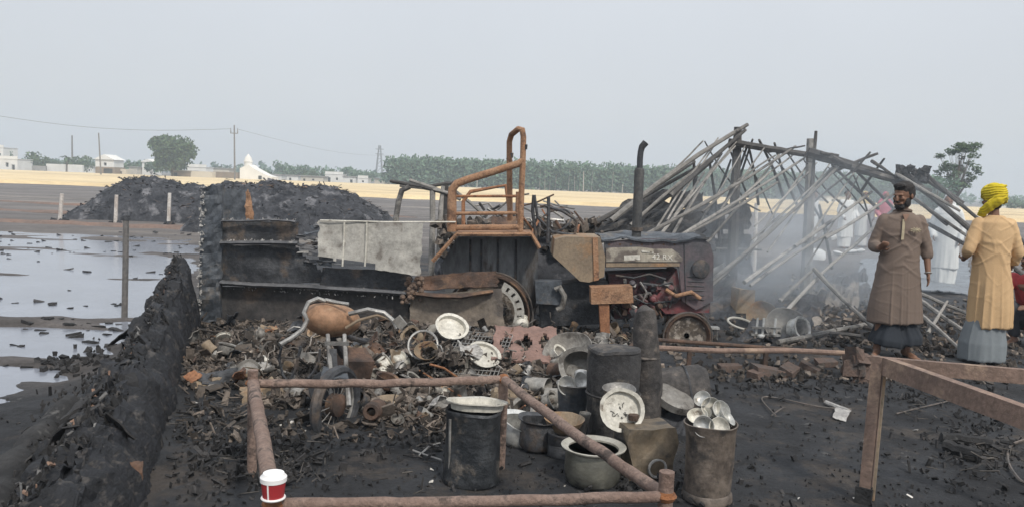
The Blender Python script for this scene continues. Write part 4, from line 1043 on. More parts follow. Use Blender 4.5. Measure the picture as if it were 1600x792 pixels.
# long rail of a fallen cot further back
t = thing('fallen_cot_rail', 'long rusty cot rail propped on short legs in front of the tractor wheel', 'bed frame', G(1180, 570))
def cp3(name, m, mt=rust_dark): return m.build(name, mt, t, False, True)
a, b = up(1028, 543, .26), up(1332, 552, .24)
cp3('rail', MB().tube([a, a.lerp(b, .3) + V((0, 0, -.01)), a.lerp(b, .7) + V((0, 0, .012)), b], .024, 8), fr_m); cp3('rail', MB().tube([a + V((.1, .8, -.08)), b + V((0, .8, -.15))], .02, 8))
for f in (.16, .55, .97): p = a.lerp(b, f); cp3('leg', MB().beam(onground(p.x, p.y + .01, -.03), p, .035, .035))

# ------------------------------------------------------------------ vessels
def vs_pot(r, h, rim=1.12, n=26): return [(.001, 0), (r * .78, 0), (r * .95, h * .10), (r, h * .28), (r * .97, h * .75), (r * .90, h * .90), (r * rim, h * .99), (r * rim, h * 1.02), (r * .86, h * .95), (r * .93, h * .72), (r * .95, h * .28), (r * .75, h * .06), (.001, h * .05)]
def vs_bowl(r, h): return [(.001, 0), (r * .45, 0), (r * .8, h * .35), (r, h), (r * .97, h), (r * .76, h * .4), (r * .42, h * .08), (.001, h * .07)]
def vs_plate(r, h=.02): return [(.001, 0), (r * .82, .0), (r * .86, h), (r, h * 1.2), (r, h * 1.4), (r * .84, h * 1.25), (r * .80, .006), (.001, .006)]
def vs_tin(r, h): return [(.001, 0), (r * .97, 0), (r * 1.02, .008), (r, .016), (r, h * .5), (r * .985, h * .52), (r, h * .54), (r, h - .012), (r * 1.03, h - .004), (r * 1.0, h), (r * .95, h - .004), (r * .95, .03), (.001, .02)]
def vs_glass(r, h): return [(.001, 0), (r * .75, 0), (r * .77, h * .05), (r, h), (r * .96, h), (r * .74, h * .08), (.001, h * .06)]
def dent(mb, amp, fr, seed=0):
    mb.v = [p + V((noise.noise(p * fr + V((seed, 0, 0))), noise.noise(p * fr + V((0, seed, 7))), noise.noise(p * fr + V((9, 0, seed))) * .5)) * amp for p in mb.v]; return mb
PM = {}
def proto(kind, mt, seed=0):
    k = (kind, mt.name, seed)
    if k not in PM:
        pr = {'pot': vs_pot(.12, .15), 'bowl': vs_bowl(.075, .05), 'plate': vs_plate(.13), 'tin': vs_tin(.06, .15), 'glass': vs_glass(.036, .10), 'basin': vs_bowl(.2, .10)}[kind]
        m = dent(MB().lathe(pr, 22), .016 if kind in ('tin', 'pot', 'basin') else .008, 9, seed * 3.3)
        me = m.mesh(kind, mt, True)
        try: me.set_sharp_from_angle(angle=R(50))
        except Exception: pass
        PM[k] = me
    return PM[k]
def put(kind, mt, loc, rot, sc, name, label, cat, group=None, seed=0):
    o = bpy.data.objects.new(name, proto(kind, mt, seed)); col.objects.link(o)
    o.location = loc; o.rotation_euler = rot; o.scale = (sc,) * 3 if not isinstance(sc, tuple) else sc
    return tag(o, label, cat, group)
NM = {'pot': ('cooking_pot', 'pot'), 'bowl': ('steel_bowl', 'bowl'), 'plate': ('steel_plate', 'plate'), 'tin': ('tin_can', 'can'), 'glass': ('steel_tumbler', 'tumbler'), 'basin': ('metal_basin', 'basin')}
def pv_(kind, mt, px, py, rot, sc, label, dz=0.0, seed=0):
    return put(kind, mt, G(px, py) + V((0, 0, dz)), rot, sc, NM[kind][0], label, NM[kind][1], None, seed)

# blackened canister with a plate on it
b = G(738, 748); t = thing('canister', 'big soot-black canister behind the cot leg', 'canister', b)
sooty = M('sooty', (.020, .023, .027), (.075, .08, .086), .40, .4, 5, .5, 24, c3=(.16, .14, .12), t3=.60, scale3=6, rvar=.18, fine=.5)
dent(MB().lathe([(.001, 0), (.150, 0), (.155, .01), (.150, .03), (.152, .2), (.150, .37), (.156, .385), (.152, .40), (.142, .39), (.14, .03), (.001, .02)], 30), .026, 5, 2).build('body', sooty, t, True)
MB().tube([(-.12, -.10, .03), (-.125, -.095, .36)], .008, 5).build('seam', steel, t)
put('plate', enamel, b + V((.01, 0, .395)), (R(-7), R(4), .3), (1.35, 1.25, 1.6), 'steel_plate', 'pale dented plate lying on top of the soot-black canister', 'plate', None, 2)
# wide rimmed pot
b = G(925, 752); t = thing('cooking_pot', 'wide cooking pot with a pale rolled rim in front of the dented tin', 'pot', b, 0)
pot_m = M('pot_m', (.20, .195, .16), (.11, .11, .10), .45, .5, 3, .2, 30, c3=(.05, .048, .046), t3=.6, scale3=4, stretch=(1, 1, 2), rvar=.12)
dent(MB().lathe([(.001, 0), (.13, 0), (.150, .02), (.156, .08), (.150, .15), (.143, .185), (.136, .185), (.140, .08), (.12, .02), (.001, .015)], 34), .010, 6, 1).build('body', pot_m, t, True)
MB().lathe([(.138, .183), (.150, .182), (.176, .198), (.178, .205), (.172, .208), (.150, .193), (.138, .192), (.138, .183)], 34).build('rim', M('rim_p', (.52, .50, .44), (.36, .34, .29), .45, .4, 6, .1, 30), t, True)
# tall tin drum with bowls
b = G(1104, 778); t = thing('tin_drum', 'tall brownish tin drum heaped with pale bowls', 'drum', b)
drum_m = M('drum_m', (.105, .085, .072), (.17, .14, .115), .6, .25, 5, .3, 25, c3=(.055, .05, .047), t3=.56, scale3=6, rvar=.15, fine=.5)
dent(MB().lathe([(.001, .03), (.115, .03), (.118, .05), (.116, .2), (.125, .37), (.131, .40), (.133, .41), (.126, .412), (.12, .37), (.110, .06), (.001, .05)], 30), .020, 6, 5).build('body', drum_m, t, True)
MB().lathe([(.126, 0), (.131, .005), (.128, .04), (.118, .05), (.118, .0)], 30).build('base_ring', drum_m, t, True)
bb = [(-.05, -.06, .41, 70, 10, 0), (.02, -.07, .405, 60, -20, 1), (.06, -.02, .44, 40, 30, 0), (-.02, .05, .43, 30, -30, 2), (.05, .06, .46, 60, 0, 0), (.0, .08, .48, 75, 25, 1), (-.03, .09, .51, 50, -20, 2), (.08, .03, .43, 55, 60, 2), (-.07, .03, .42, 35, 10, 1)]
lbls = ['pale bowl leaning at the left front inside the tin drum rim', 'pale bowl at the centre front of the tin drum heap', 'bright bowl at the right of the tin drum heap', 'bowl in the middle of the tin drum heap', 'upturned bowl high on the tin drum heap', 'small cup-like bowl near the top of the tin drum heap', 'topmost pale bowl of the heap on the tin drum', 'bowl overhanging the right edge of the tin drum', 'bowl sunk at the left back of the tin drum']
for (x, y, z, rx, ry, sd_), lb in zip(bb, lbls):
    put('bowl', steel_clean if sd_ != 1 else enamel, b + V((x * .9, y * .9, z - .01)), (R(rx), R(ry), x * 9), .72 if sd_ != 2 else .6, 'steel_bowl', lb, 'bowl', 'bowls heaped on the tin drum', sd_)
# dented square tin
b = G(1004, 738); t = thing('oil_tin', 'dented square brown tin standing between the pot and the drum', 'tin', b, R(14))
m = MB(); m.box((0, 0, .145), (.27, .24, .29)); bm = bmesh.new(); me = m.mesh('x', char_metal); bm.from_mesh(me); bmesh.ops.subdivide_edges(bm, edges=bm.edges[:], cuts=6, use_grid_fill=True)
for v in bm.verts: v.co += V((noise.noise(v.co * 7), noise.noise(v.co * 7 + V((3, 0, 0))), noise.noise(v.co * 6 + V((0, 8, 0))) * .6)) * .028
bm.to_mesh(me); bm.free(); me.materials.clear(); me.materials.append(M('tin_b', (.12, .10, .075), (.20, .155, .105), .6, .2, 6, .3, 25, c3=(.05, .047, .045), t3=.55, scale3=4)); o = bpy.data.objects.new('body', me); col.objects.link(o); o.parent = t
m = MB(); m.torus((.03, -.128, .07), .05, .008, 20, 5, Matrix.Rotation(R(90), 3, 'X')); m.build('embossed_ring', ash, t)
m = MB(); m.lathe([(.03, 0), (.03, .03), (.0, .035)], 12, Matrix.Translation((-.06, .03, .30))); m.build('cap', rust_dark, t)
# scorched trunk, flue pipe and barrel behind
b = G(958, 694); t = thing('storage_bin', 'tall blackened round bin behind the white plate', 'bin', b)
bin_m = M('bin_m', (.022, .022, .024), (.062, .059, .058), .75, .1, 4, .6, 26, c3=(.12, .105, .09), t3=.60, scale3=7, fine=.5)
dent(MB().lathe([(.001, 0), (.165, 0), (.17, .02), (.168, .3), (.175, .5), (.172, .56), (.178, .57), (.17, .585), (.001, .60)], 30, Matrix.Translation((0, .12, 0))), .045, 4, 6).build('body', bin_m, t, True); MB().torus((0, .12, .3), .170, .008, 28, 5).build('hoop', bin_m, t, True)
b = G(1010, 668); t = thing('flue_pipe', 'thick charred upright pipe standing before the tractor front', 'pipe', b)
flue_m = M('flue_m', (.03, .028, .028), (.075, .067, .062), .75, .1, 6, .6, 30, c3=(.13, .11, .095), t3=.61, scale3=8, fine=.5)
m = MB(); tp_ = at(1008, 488, b.y + .05) - b; m.tube([V((-.02, 0, 0)), tp_ * .4 + V((.02, 0, 0)), tp_ * .8, tp_ * .93, tp_, tp_ + V((-.01, .03, .03))], [.115, .095, .085, .08, .07, .03], 14); m.build('pipe', flue_m, t, True)
MB().torus(tp_ * .62, .086, .012, 18, 6).build('collar', flue_m, t, True)
b = G(1052, 660); t = thing('barrel', 'dark round-shouldered barrel lying right of the charred pipe', 'barrel', b)
m = MB(); X = Matrix.Translation((0.0, .10, .17)) @ Matrix.Rotation(R(82), 4, 'Y'); dent(m.lathe([(.001, -.26), (.15, -.25), (.19, -.22), (.195, 0), (.19, .2), (.16, .245), (.001, .26)], 26, X), .02, 4, 3); m.build('body', flue_m, t, True)
for z in (-.12, .1): MB().torus(X @ V((0, 0, z)), .197, .008, 24, 5, (X.to_3x3())).build('hoop', char_metal, t, True)
# white plate with soot marks, leaning; bowl behind; oval tray
p = G(970, 690); pl_c = at(969, 641, G(1004, 738).y + .04)
o = put('plate', enamel, pl_c, (R(68), R(4), R(8)), (1.02, .98, 1.5), 'enamel_plate', 'white enamel plate with black soot scrawls leaning on the tin', 'plate', None, 4)
m = MB()
rgk = random.Random(31)
for k in range(16):
    x, y = rgk.uniform(-.05, .05), -.026 + rgk.gauss(0, .007); P_ = [(x, y, .0092)]
    for _ in range(3): P_.append((P_[-1][0] + rgk.uniform(-.007, .009), P_[-1][1] + rgk.uniform(-.008, .008), .0092))
    m.tube(P_, .0016, 5)
for k in range(7):
    x, y = rgk.gauss(0, .018), .035 + rgk.gauss(0, .008); m.tube([(x, y, .0092), (x + rgk.uniform(-.004, .004), y - rgk.uniform(.005, .016), .0092)], .0014, 5)
m.build('soot_marks', char, o)
put('bowl', steel, at(967, 614, G(1004, 738).y + .22) + V((0, 0, -.03)), (R(10), 0, 0), (1.35, 1.2, 1.3), 'steel_bowl', 'grey bowl just behind the white enamel plate', 'bowl', None, 1)
m = MB(); bo = at(1050, 626, 5.3); X = Matrix.Translation(bo) @ Euler((R(24), R(22), R(-12))).to_matrix().to_4x4() @ Matrix.Diagonal((1.28, .95, 1, 1)); m.lathe([(.0, .05), (.09, .048), (.105, .04), (.112, .0), (.118, .0), (.11, .048), (.09, .056), (.0, .058)], 26, X); m.solo('roasting_tray', alu, 'grey oval tray upturned between the white plate and the drum', 'tray', bo, smooth=True)
m = MB(); m.sheet(G(1000, 690), G(1085, 690), G(1080, 655) + V((0, 0, .14)), G(1010, 655) + V((0, 0, .16)), 10, 8, .07, 6, .02, .08, 2); m.solo('charred_board', mud_char, 'charred lumpy slab under the oval tray', 'slab', G(1040, 690))
# others in the front group
pv_('pot', steel_clean, 806, 690, (R(10), R(12), 0), 1.0, 'shiny round pot half hidden by the cot leg', .0, 1)
b = G(893, 662); t = thing('bucket', 'black bucket full of steel bowls behind the sloping cot rail', 'bucket', b)
dent(MB().lathe([(.001, 0), (.085, 0), (.11, .27), (.116, .28), (.108, .28), (.08, .02), (.001, .015)], 24), .006, 6, 4).build('body', char_blue, t, True); MB().torus((0, 0, .28), .112, .006, 24, 5).build('rim', steel, t, True)
for k, (x, y, z, rx, ry, lb) in enumerate(((-.05, -.03, .27, 70, 20, 'bright bowl standing on edge at the left of the black bucket'), (.03, -.02, .29, 55, -30, 'bowl tilted in the middle of the black bucket'), (.06, .05, .29, 30, 50, 'bowl at the right back of the black bucket'))):
    put('bowl', steel_clean, b + V((x, y, z)), (R(rx), R(ry), k), .85, 'steel_bowl', lb, 'bowl', 'bowls in the black bucket', k % 2)
pv_('basin', rust_tan, 880, 700, (R(3), 0, 0), (.62, .62, .9), 'shallow rusty pan under the sloping cot rail', .1, 2)
pv_('pot', char_metal, 838, 700, (0, R(4), 0), (1.0, 1.0, 1.25), 'soot-black pot right of the cot leg', 0, 3)
pv_('tin', char_metal, 880, 712, (0, 0, 0), (1.5, 1.5, 1.0), 'black tin holding up the rusty pan', 0, 1)
pv_('tin', steel, 905, 690, (R(4), R(8), 0), (.55, .55, 1.3), 'thin grey tube-like tin left of the black bin', 0, 2)
pv_('tin', alu, 825, 612, (R(88), 0, R(64)), (1.15, 1.15, 1.1), 'brown tin lying on its side, left of two above the sloping rail', .06, 3)
pv_('tin', alu, 852, 632, (R(86), 0, R(75)), (1.1, 1.1, 1.2), 'grey tin lying on its side below the brown tin', .06, 1)
pv_('tin', rust_dark, 860, 590, (R(80), 0, R(50)), (1.1, 1.1, .9), 'dark rusty tin lying behind the two grey ones', .06, 2)
pv_('pot', alu, 905, 600, (R(60), R(-15), 0), (1.2, 1.2, 1.1), 'tan dented pot tipped behind the bucket of bowls', .1, 2)
pv_('basin', alu, 890, 570, (R(30), R(-20), 0), 1.05, 'wide dented basin tilted in the rubble right of the slotted plate', .06, 1)
# on the rubble behind
pv_('plate', enamel, 703, 529, (R(50), R(6), R(20)), (1.16, 1.0, 2.2), 'white dented dish standing out in the rubble before the rusty panel', .08, 3)
pv_('plate', enamel, 754, 576, (R(40), R(-5), R(40)), (1.14, 1.0, 1.2), 'pale round plate lying on the wire grid', .10, 5)
pv_('basin', rust_tan, 628, 640, (R(6), R(8), R(20)), (1.0, .7, .6), 'tan rusty basin below the cot rail', 0, 3)
pv_('bowl', rust_tan, 666, 568, (R(40), 0, 0), 1.25, 'brown bowl beside the thin ring left of the wire grid', .07, 1)
# wire grid
g0, g1, g2, g3 = G(676, 592) + V((0, 0, .05)), G(776, 600) + V((0, 0, .06)), G(800, 545) + V((0, 0, .12)), G(712, 535) + V((0, 0, .1))
t = thing('wire_rack', 'scorched wire grid lying across the rubble', 'rack', G(735, 575)); m = MB()
for k in range(17): f = k / 16; m.tube([g0.lerp(g1, f), g3.lerp(g2, f)], .0045, 4)
m.build('long_wires', steel, t, False, True); m = MB()
for k in range(11): f = k / 10; m.tube([g0.lerp(g3, f) + V((0, 0, .006)), g1.lerp(g2, f) + V((0, 0, .006))], .0045, 4)
m.build('cross_wires', steel, t, False, True)
# spoked ring
c = G(660, 568) + V((0, 0, .15)); t = thing('spoked_ring', 'thin spoked ring standing in the rubble left of the wire grid', 'wheel rim', c - V((0, 0, .15))); mm_ = Euler((R(62), R(-22), R(10))).to_matrix()
MB().torus((0, 0, .15), .115, .010, 26, 6, mm_).build('rim', steel, t, True)
for k in range(6):
    a = k * math.pi / 3; MB().tube([V((0, 0, .15)), V((0, 0, .15)) + mm_ @ V((.112 * math.cos(a), .112 * math.sin(a), 0))], .005, 4).build('spoke', rust_dark, t)
# slotted rusty casting
def holes(u, v): return any(((u - a) / .09) ** 2 + ((v - .5) / .24) ** 2 < 1 for a in (.2, .5, .8))
m = MB(); m.sheet(G(768, 570) + V((0, 0, .05)), G(872, 575) + V((0, 0, .05)), G(868, 538) + V((0, 0, .16)), G(772, 535) + V((0, 0, .15)), 30, 12, .03, 5, .02, .06, 4, holes)
m.solo('slotted_plate', M('pink_rust', (.24, .15, .125), (.17, .105, .085), .9, 0, 8, .5, 40), 'pinkish rusted plate with oval slots lying on the rubble', 'plate', G(820, 570))
# roller and tan lump
p = G(590, 652); m = MB(); X = Matrix.Translation(p + V((0, 0, .07))) @ Matrix.Rotation(R(80), 4, 'X'); m.lathe([(.03, -.02), (.055, -.02), (.06, .0), (.06, .25), (.05, .27), (.03, .27), (.03, -.02)], 18, X); m.solo('metal_roller', rust_dark, 'short hollow roller pointing at the viewer right of the motorcycle wheel', 'roller', p, smooth=True)
m = MB(); m.torus(p + V((0, -.02, .07)), .045, .009, 18, 6, Matrix.Rotation(R(80), 3, 'X')); m.solo('metal_ring', steel, 'pale ring on the end of the hollow roller', 'ring', p + V((0, -.02, .03)), smooth=True)
# right side: wire ring, steel rack, pails
p = G(1158, 513); m = MB(); m.torus(p + V((0, 0, .06)), .16, .014, 30, 6, Euler((R(14), R(8), 0)).to_matrix()); m.solo('wire_ring', enamel, 'pale metal ring lying right of the tractor front wheel', 'ring', p, smooth=True)
p = G(1195, 528); t = thing('gas_burner', 'small silvery stove rack with upright bars right of the pale ring', 'stove', p)
for dx in (-.1, -.03, .1): MB().tube([(dx, 0, .02), (dx + .02, .04, .22)], .014, 6).build('upright', steel_clean, t, True)
for dz in (.04, .12): MB().beam((-.16, -.02, dz), (.16, -.02, dz), .03, .02).build('bar', steel, t)
MB().ell((-.06, -.06, .03), (.05, .04, .03), 10).build('burner_head', steel_clean, t, True)
pv_('basin', alu, 1225, 522, (R(55), R(-12), 0), 1.15, 'big pale basin on edge behind the stove rack', .05, 1)
pv_('pot', steel_clean, 1236, 524, (R(70), R(10), R(30)), 1.0, 'silvery pot lying in front of the pale basin', .07, 2)
pv_('basin', rust_tan, 1190, 505, (R(70), 0, R(-20)), .9, 'brown basin standing behind the stove rack', .08, 3)
p = G(1163, 488); m = MB(); m.box(p + V((0, .1, .14)), (.24, .2, .30), Euler((0, .06, .2)), .015); m.solo('tin_box', rust_tan, 'square brownish tin standing behind the pale ring', 'tin', p)
p = G(1130, 470); m = MB(); X = Matrix.Translation(p + V((-.05, .2, .38))) @ Euler((R(20), R(60), 0)).to_matrix().to_4x4(); m.lathe([(.001, -.14), (.09, -.14), (.1, .12), (.104, .14), (.095, .14), (.085, -.1), (.001, -.1)], 20, X); m.solo('pail', steel, 'grey pail wedged on the charred heap in front of the tractor nose', 'pail', p, smooth=True)
m = MB(); m.sheet(G(1110, 500), G(1150, 500), G(1150, 470) + V((0, .1, .34)), G(1112, 470) + V((0, .1, .3)), 8, 8, .06, 6, .03, .06, 6); m.solo('charred_sheet', char_metal, 'charred plate leaning right of the tractor nose', 'metal sheet', G(1130, 500))
p = G(1113, 530); t = thing('small_stool', 'little silvery stand beside the tractor front wheel', 'stand', p); MB().box((0, 0, .13), (.12, .1, .02)).build('top', steel_clean, t)
for sx in (-1, 1): MB().tube([(sx * .05, 0, 0), (sx * .04, 0, .12)], .01, 5).build('leg', steel, t)

# ------------------------------------------------------------------ burnt motorcycle
t = thing('burnt_motorcycle', 'burnt motorcycle skeleton with rusty orange fuel tank', 'motorcycle', G(520, 684)); MT = t
def mp_(name, m, mt, sm=True, par=None):
    if par is None: return m.build(name, mt, MT, sm, True)
    m.v = [a - MT.location for a in m.v]; o = m.build(name, mt, None, sm); o.parent = par; return o
FW = at(525, 632, 5.12); fx = Euler((R(90), 0, R(68))).to_matrix()       # front wheel plane
m = MB(); m.torus(FW, .225, .036, 30, 8, fx); fw = mp_('front_wheel', m, char_metal)
m = MB(); m.torus(FW, .19, .012, 28, 6, fx); mp_('rim', m, steel, True, fw)
for k in range(14):
    a = k * math.pi / 7; m = MB(); m.tube([FW, FW + fx @ V((.19 * math.cos(a), .19 * math.sin(a), 0))], .003, 4); mp_('spoke', m, steel, False, fw)
m = MB(); m.lathe([(.07, -.04), (.075, -.03), (.075, .03), (.03, .05)], 16, Matrix.Translation(FW) @ fx.to_4x4()); mp_('hub', m, rust_dark, True, fw)
m = MB(); c = at(510, 606, 5.25); m.lathe([(.001, -.06), (.07, -.05), (.11, .0), (.115, .03), (.10, .05), (.001, .06)], 20, Matrix.Translation(c) @ Euler((R(75), 0, R(-15))).to_matrix().to_4x4()); mp_('headlight', m, char_metal)
for px0, px1, px2 in ((512, 516, 519), (538, 541, 545)):
    m = MB(); m.tube([at(px0, 522, 5.45), at(px1, 575, 5.3), at(px2, 634, 5.12)], [.015, .017, .019], 8); mp_('fork', m, steel)
m = MB(); m.beam(at(508, 536, 5.4), at(545, 536, 5.4), .03, .025); mp_('fork_bridge', m, steel, False)
m = MB(); m.beam(at(520, 545, 5.38), at(522, 588, 5.3), .05, .02); mp_('shock', m, char_metal, False)
m = MB(); m.sheet(at(500, 590, 5.0), at(545, 592, 5.05), at(540, 575, 5.3), at(505, 573, 5.3), 6, 4, .02, 8, .008, .04, 3); mp_('mudguard', m, char_blue)
m = MB(); tc_ = at(518, 499, 5.62); dent(m.lathe([(.001, -.24), (.09, -.22), (.135, -.12), (.15, .02), (.13, .14), (.07, .2), (.001, .22)], 22, Matrix.Translation(tc_) @ Euler((R(78), R(0), R(-26))).to_matrix().to_4x4() @ Matrix.Diagonal((1.12, .82, 1, 1))), .012, 6, 2)
tk_ = mp_('fuel_tank', m, M('tank_m', (.33, .19, .11), (.24, .14, .085), .75, .1, 4, .3, 30, c3=(.38, .27, .17), t3=.58, scale3=4))
m = MB(); m.lathe([(.035, 0), (.035, .02), (.0, .025)], 14, Matrix.Translation(tc_ + V((0, -.03, .125)))); mp_('cap', m, rust_dark, True, tk_)
m = MB(); m.tube([at(508, 470, 5.5), at(496, 466, 5.48), at(482, 472, 5.42), at(475, 488, 5.4), at(480, 500, 5.36), at(472, 515, 5.3), at(455, 528, 5.22), at(437, 538, 5.15)], .016, 8); hb = mp_('handlebar', m, steel)
m = MB(); m.tube([at(508, 468, 5.5), at(525, 472, 5.5), at(545, 475, 5.5)], .014, 8); mp_('handlebar_clamp', m, steel, True, hb)
m = MB(); m.tube([at(545, 490, 5.5), at(575, 483, 5.5), at(600, 488, 5.5), at(614, 500, 5.5), at(620, 512, 5.5)], .016, 8); mp_('handlebar', m, steel)
m = MB(); m.tube([at(540, 512, 5.5), at(560, 500, 5.5), at(590, 492, 5.5), at(608, 498, 5.5)], .011, 7); mp_('cable', m, rust_tan)
m = MB(); m.beam(at(619, 496, 5.5), at(631, 510, 5.5), .04, .06); mp_('grip', m, alu, False)
for pts in (((440, 540), (436, 560), (442, 585), (450, 595)), ((470, 540), (462, 575), (455, 590), (450, 600)), ((500, 545), (498, 565), (490, 580), (482, 590))):
    m = MB(); m.tube([at(*p, 5.25) for p in pts], .009, 6); mp_('cable', m, char_metal)
m = MB(); m.tube([at(520, 530, 5.6), at(545, 570, 6.0), at(570, 560, 6.6)], .024, 8); m.tube([at(525, 520, 5.6), at(575, 535, 6.6)], .02, 8); mp_('frame', m, char_metal)
m = MB(); m.box(at(550, 575, 5.95), (.24, .22, .22), Euler((.2, .1, .5)), .03); mp_('engine_block', m, rust_dark, False)
m = MB(); rw = at(565, 575, 6.6); m.torus(rw, .23, .03, 26, 8, Euler((R(90), 0, R(62))).to_matrix()); mp_('rear_wheel', m, char_metal)
# ------------------------------------------------------------------ bricks, blocks, timbers, wires on the right-hand ground
brick_me = None
def brick(px, py, rot, label, sc=1.0, dz=.03):
    global brick_me
    if brick_me is None:
        m = MB(); m.box((0, 0, 0), (.22, .11, .075), None, .008); brick_me = m.mesh('brick', brick_m)
    o = bpy.data.objects.new('loose_brick', brick_me); col.objects.link(o); o.location = G(px, py) + V((0, 0, dz)); o.rotation_euler = rot; o.scale = (sc,) * 3; return tag(o, label, 'brick')
p = G(1346, 598); m = MB()
for k in range(9): m.chunk(p + V((rnd.uniform(-.05, .05), .06 + rnd.uniform(-.04, .04), .03 + .025 * k)), (.17 - .006 * k, .15, .085), .3)
m.solo('rubble_block', brick_m, 'brown clay block standing beside the right frame leg', 'block', p)
brick(1200, 588, (0, .2, .3), 'large reddish brick lump under the fallen cot rail', 1.35); brick(1232, 585, (.3, 0, 1), 'greenish grey brick right of the reddish lump under the cot rail', 1.2); brick(1185, 590, (0, 0, .8), 'small brick left of the reddish lump'); brick(1265, 580, (0, .4, -.6), 'brick end lying right of the greenish brick', .8); brick(1290, 572, (.2, 0, .2), 'brick near the middle of the fallen cot rail', .9); brick(1325, 585, (0, .3, .9), 'flat brick left of the clay block', .8); brick(1140, 580, (0, 0, .2), 'brick half buried left under the fallen cot rail', .9); brick(1455, 600, (0, 0, .5), 'brick lying behind the right frame leg', .8)
def timber(px0, py0, px1, py1, r, mt, label, z=.04, name='charred_stick', cat='stick', zz=0.0):
    a, b = G(px0, py0) + V((0, 0, z)), G(px1, py1) + V((0, 0, z + zz)); m = MB(); n = 6
    m.tube([a.lerp(b, k / n) + V((0, 0, .012 * noise.noise(V((k * 1.3, px0, 0))))) for k in range(n + 1)], [r * (1 + .15 * noise.noise(V((k, py0, 1)))) for k in range(n + 1)], 7); return m.solo(name, mt, label, cat, a, None, True)
timber(1215, 540, 1352, 512, .028, bamboo, 'long pale pole lying behind the fallen cot rail'); timber(1240, 520, 1345, 530, .022, bamboo_char, 'dark pole lying below the long pale pole')
timber(1290, 632, 1325, 646, .018, ash, 'short ashy stick on the black ground left of the right frame', .02); timber(1470, 692, 1548, 700, .035, char, 'charred flat stick on the ground at lower right', .04); timber(1476, 705, 1530, 722, .04, char, 'thick charred block below the charred flat stick', .04); timber(1400, 650, 1500, 625, .006, wire_m, 'thin straight rod lying behind the right frame leg', .02, 'metal_rod', 'rod')
def wire(pts, r, mt, label, name='wire', cat='wire', z=.015):
    P = [G(*p) + V((0, 0, z)) for p in pts]; Q = []
    for i in range(len(P) - 1):
        a = P[max(0, i - 1)]; b = P[i]; c = P[i + 1]; d = P[min(len(P) - 1, i + 2)]
        for k in range(5):
            f = k / 5; Q.append(.5 * ((2 * b) + (c - a) * f + (2 * a - 5 * b + 4 * c - d) * f * f + (3 * b - a - 3 * c + d) * f ** 3))
    Q.append(P[-1]); return MB().tube(Q, r, 5).solo(name, mt, label, cat, P[0], None, True)
wire([(1212, 652), (1190, 625), (1215, 624), (1270, 636), (1300, 640), (1330, 642)], .006, wire_m, 'bent wire looping over the black ground right of the drum'); wire([(1205, 652), (1222, 640), (1228, 640)], .005, wire_m, 'short hooked end of wire beside the bent wire'); wire([(1600, 690), (1578, 700), (1575, 725), (1590, 750), (1602, 758)], .009, wire_m, 'dark cable looping in at the right picture edge'); wire([(640, 705), (660, 712), (690, 722)], .006, ash, 'pale twisted wire left of the black canister'); wire([(655, 715), (672, 700), (688, 695)], .006, ash, 'pale wire crossing the twisted one left of the canister'); wire([(655, 590), (690, 612), (720, 632)], .007, rust, 'thin rod slanting from the cot rail to the canister', 'metal_rod', 'rod', .06)
m = MB(); m.sheet(G(1300, 655), G(1322, 660), G(1330, 645), G(1306, 640), 4, 4, .02, 9, .004, .1, 2); m.v = [p + V((0, 0, .02)) for p in m.v]; m.solo('foil_scrap', ash, 'small pale scrap at the end of the bent wire', 'scrap', G(1314, 652))
# ------------------------------------------------------------------ sheets and rubble on the hut floor
pale = M('pale_clay', (.19, .165, .14), (.27, .24, .21), .95, 0, 4, .6, 25, c3=(.09, .085, .08), t3=.6)
for k, (c4, mt, lb) in enumerate(((((1238, 520), (1345, 515), (1340, 458), (1255, 470)), pale, 'crumpled brownish sheet heaped left of the man in the brown kurta'), (((1150, 535), (1262, 532), (1290, 480), (1200, 478)), mud_char, 'dark charred sheet spread behind the pale ring'), (((1270, 470), (1362, 472), (1352, 436), (1290, 438)), mud_char, 'charred mound of cloth behind the crumpled sheet'))):
    m = MB(); P = [G(*p) for p in c4]; P[2] += V((0, 0, .16)); P[3] += V((0, 0, .12)); m.sheet(*P, 18, 14, .16, 3.5, .03, .06, k + 2); m.solo('crumpled_sheet', mt, lb, 'sheet', P[0])
m = MB(); P = [G(1335, 452), G(1520, 462), G(1512, 405), G(1345, 408)]; m.sheet(*[p + V((0, 0, .05)) for p in P], 20, 16, .06, 1.5, .02, .05, 7); m.solo('smoke_sheet', smoke_sheet_m, 'pale blue-grey sheet standing in for smoke on the ground behind the two men', 'smoke_sheet', P[0])  # added sheet, stands in for pale smoke lying on the ground

# labels that say where a piece lies in the rubble
LM = ((518, 520, 'the motorcycle tank'), (525, 640, 'the motorcycle wheel'), (703, 515, 'the white dented dish'), (735, 560, 'the wire grid'), (660, 550, 'the spoked ring'), (820, 552, 'the slotted plate'), (890, 570, 'the wide dented basin'), (893, 630, 'the bucket of bowls'), (628, 635, 'the tan basin'), (590, 645, 'the hollow roller'), (740, 640, 'the black canister'), (840, 610, 'the lying tins'), (955, 500, 'the orange box'), (325, 510, 'the trailer corner post'), (420, 510, 'the lowest trailer panel'), (395, 585, 'the cot corner'), (720, 490, 'the rusty panel'), (460, 600, 'the far cot rail'), (1000, 540, 'the charred pipe'))
USED = set()
HUE = {'rust': 'rusty brown', 'rust_dark': 'dark rusty', 'rust_tan': 'tan', 'alu': 'dull grey', 'steel': 'steel grey', 'enamel': 'pale', 'char_metal': 'black', 'cream_sheet': 'cream', 'ash': 'ash-grey'}
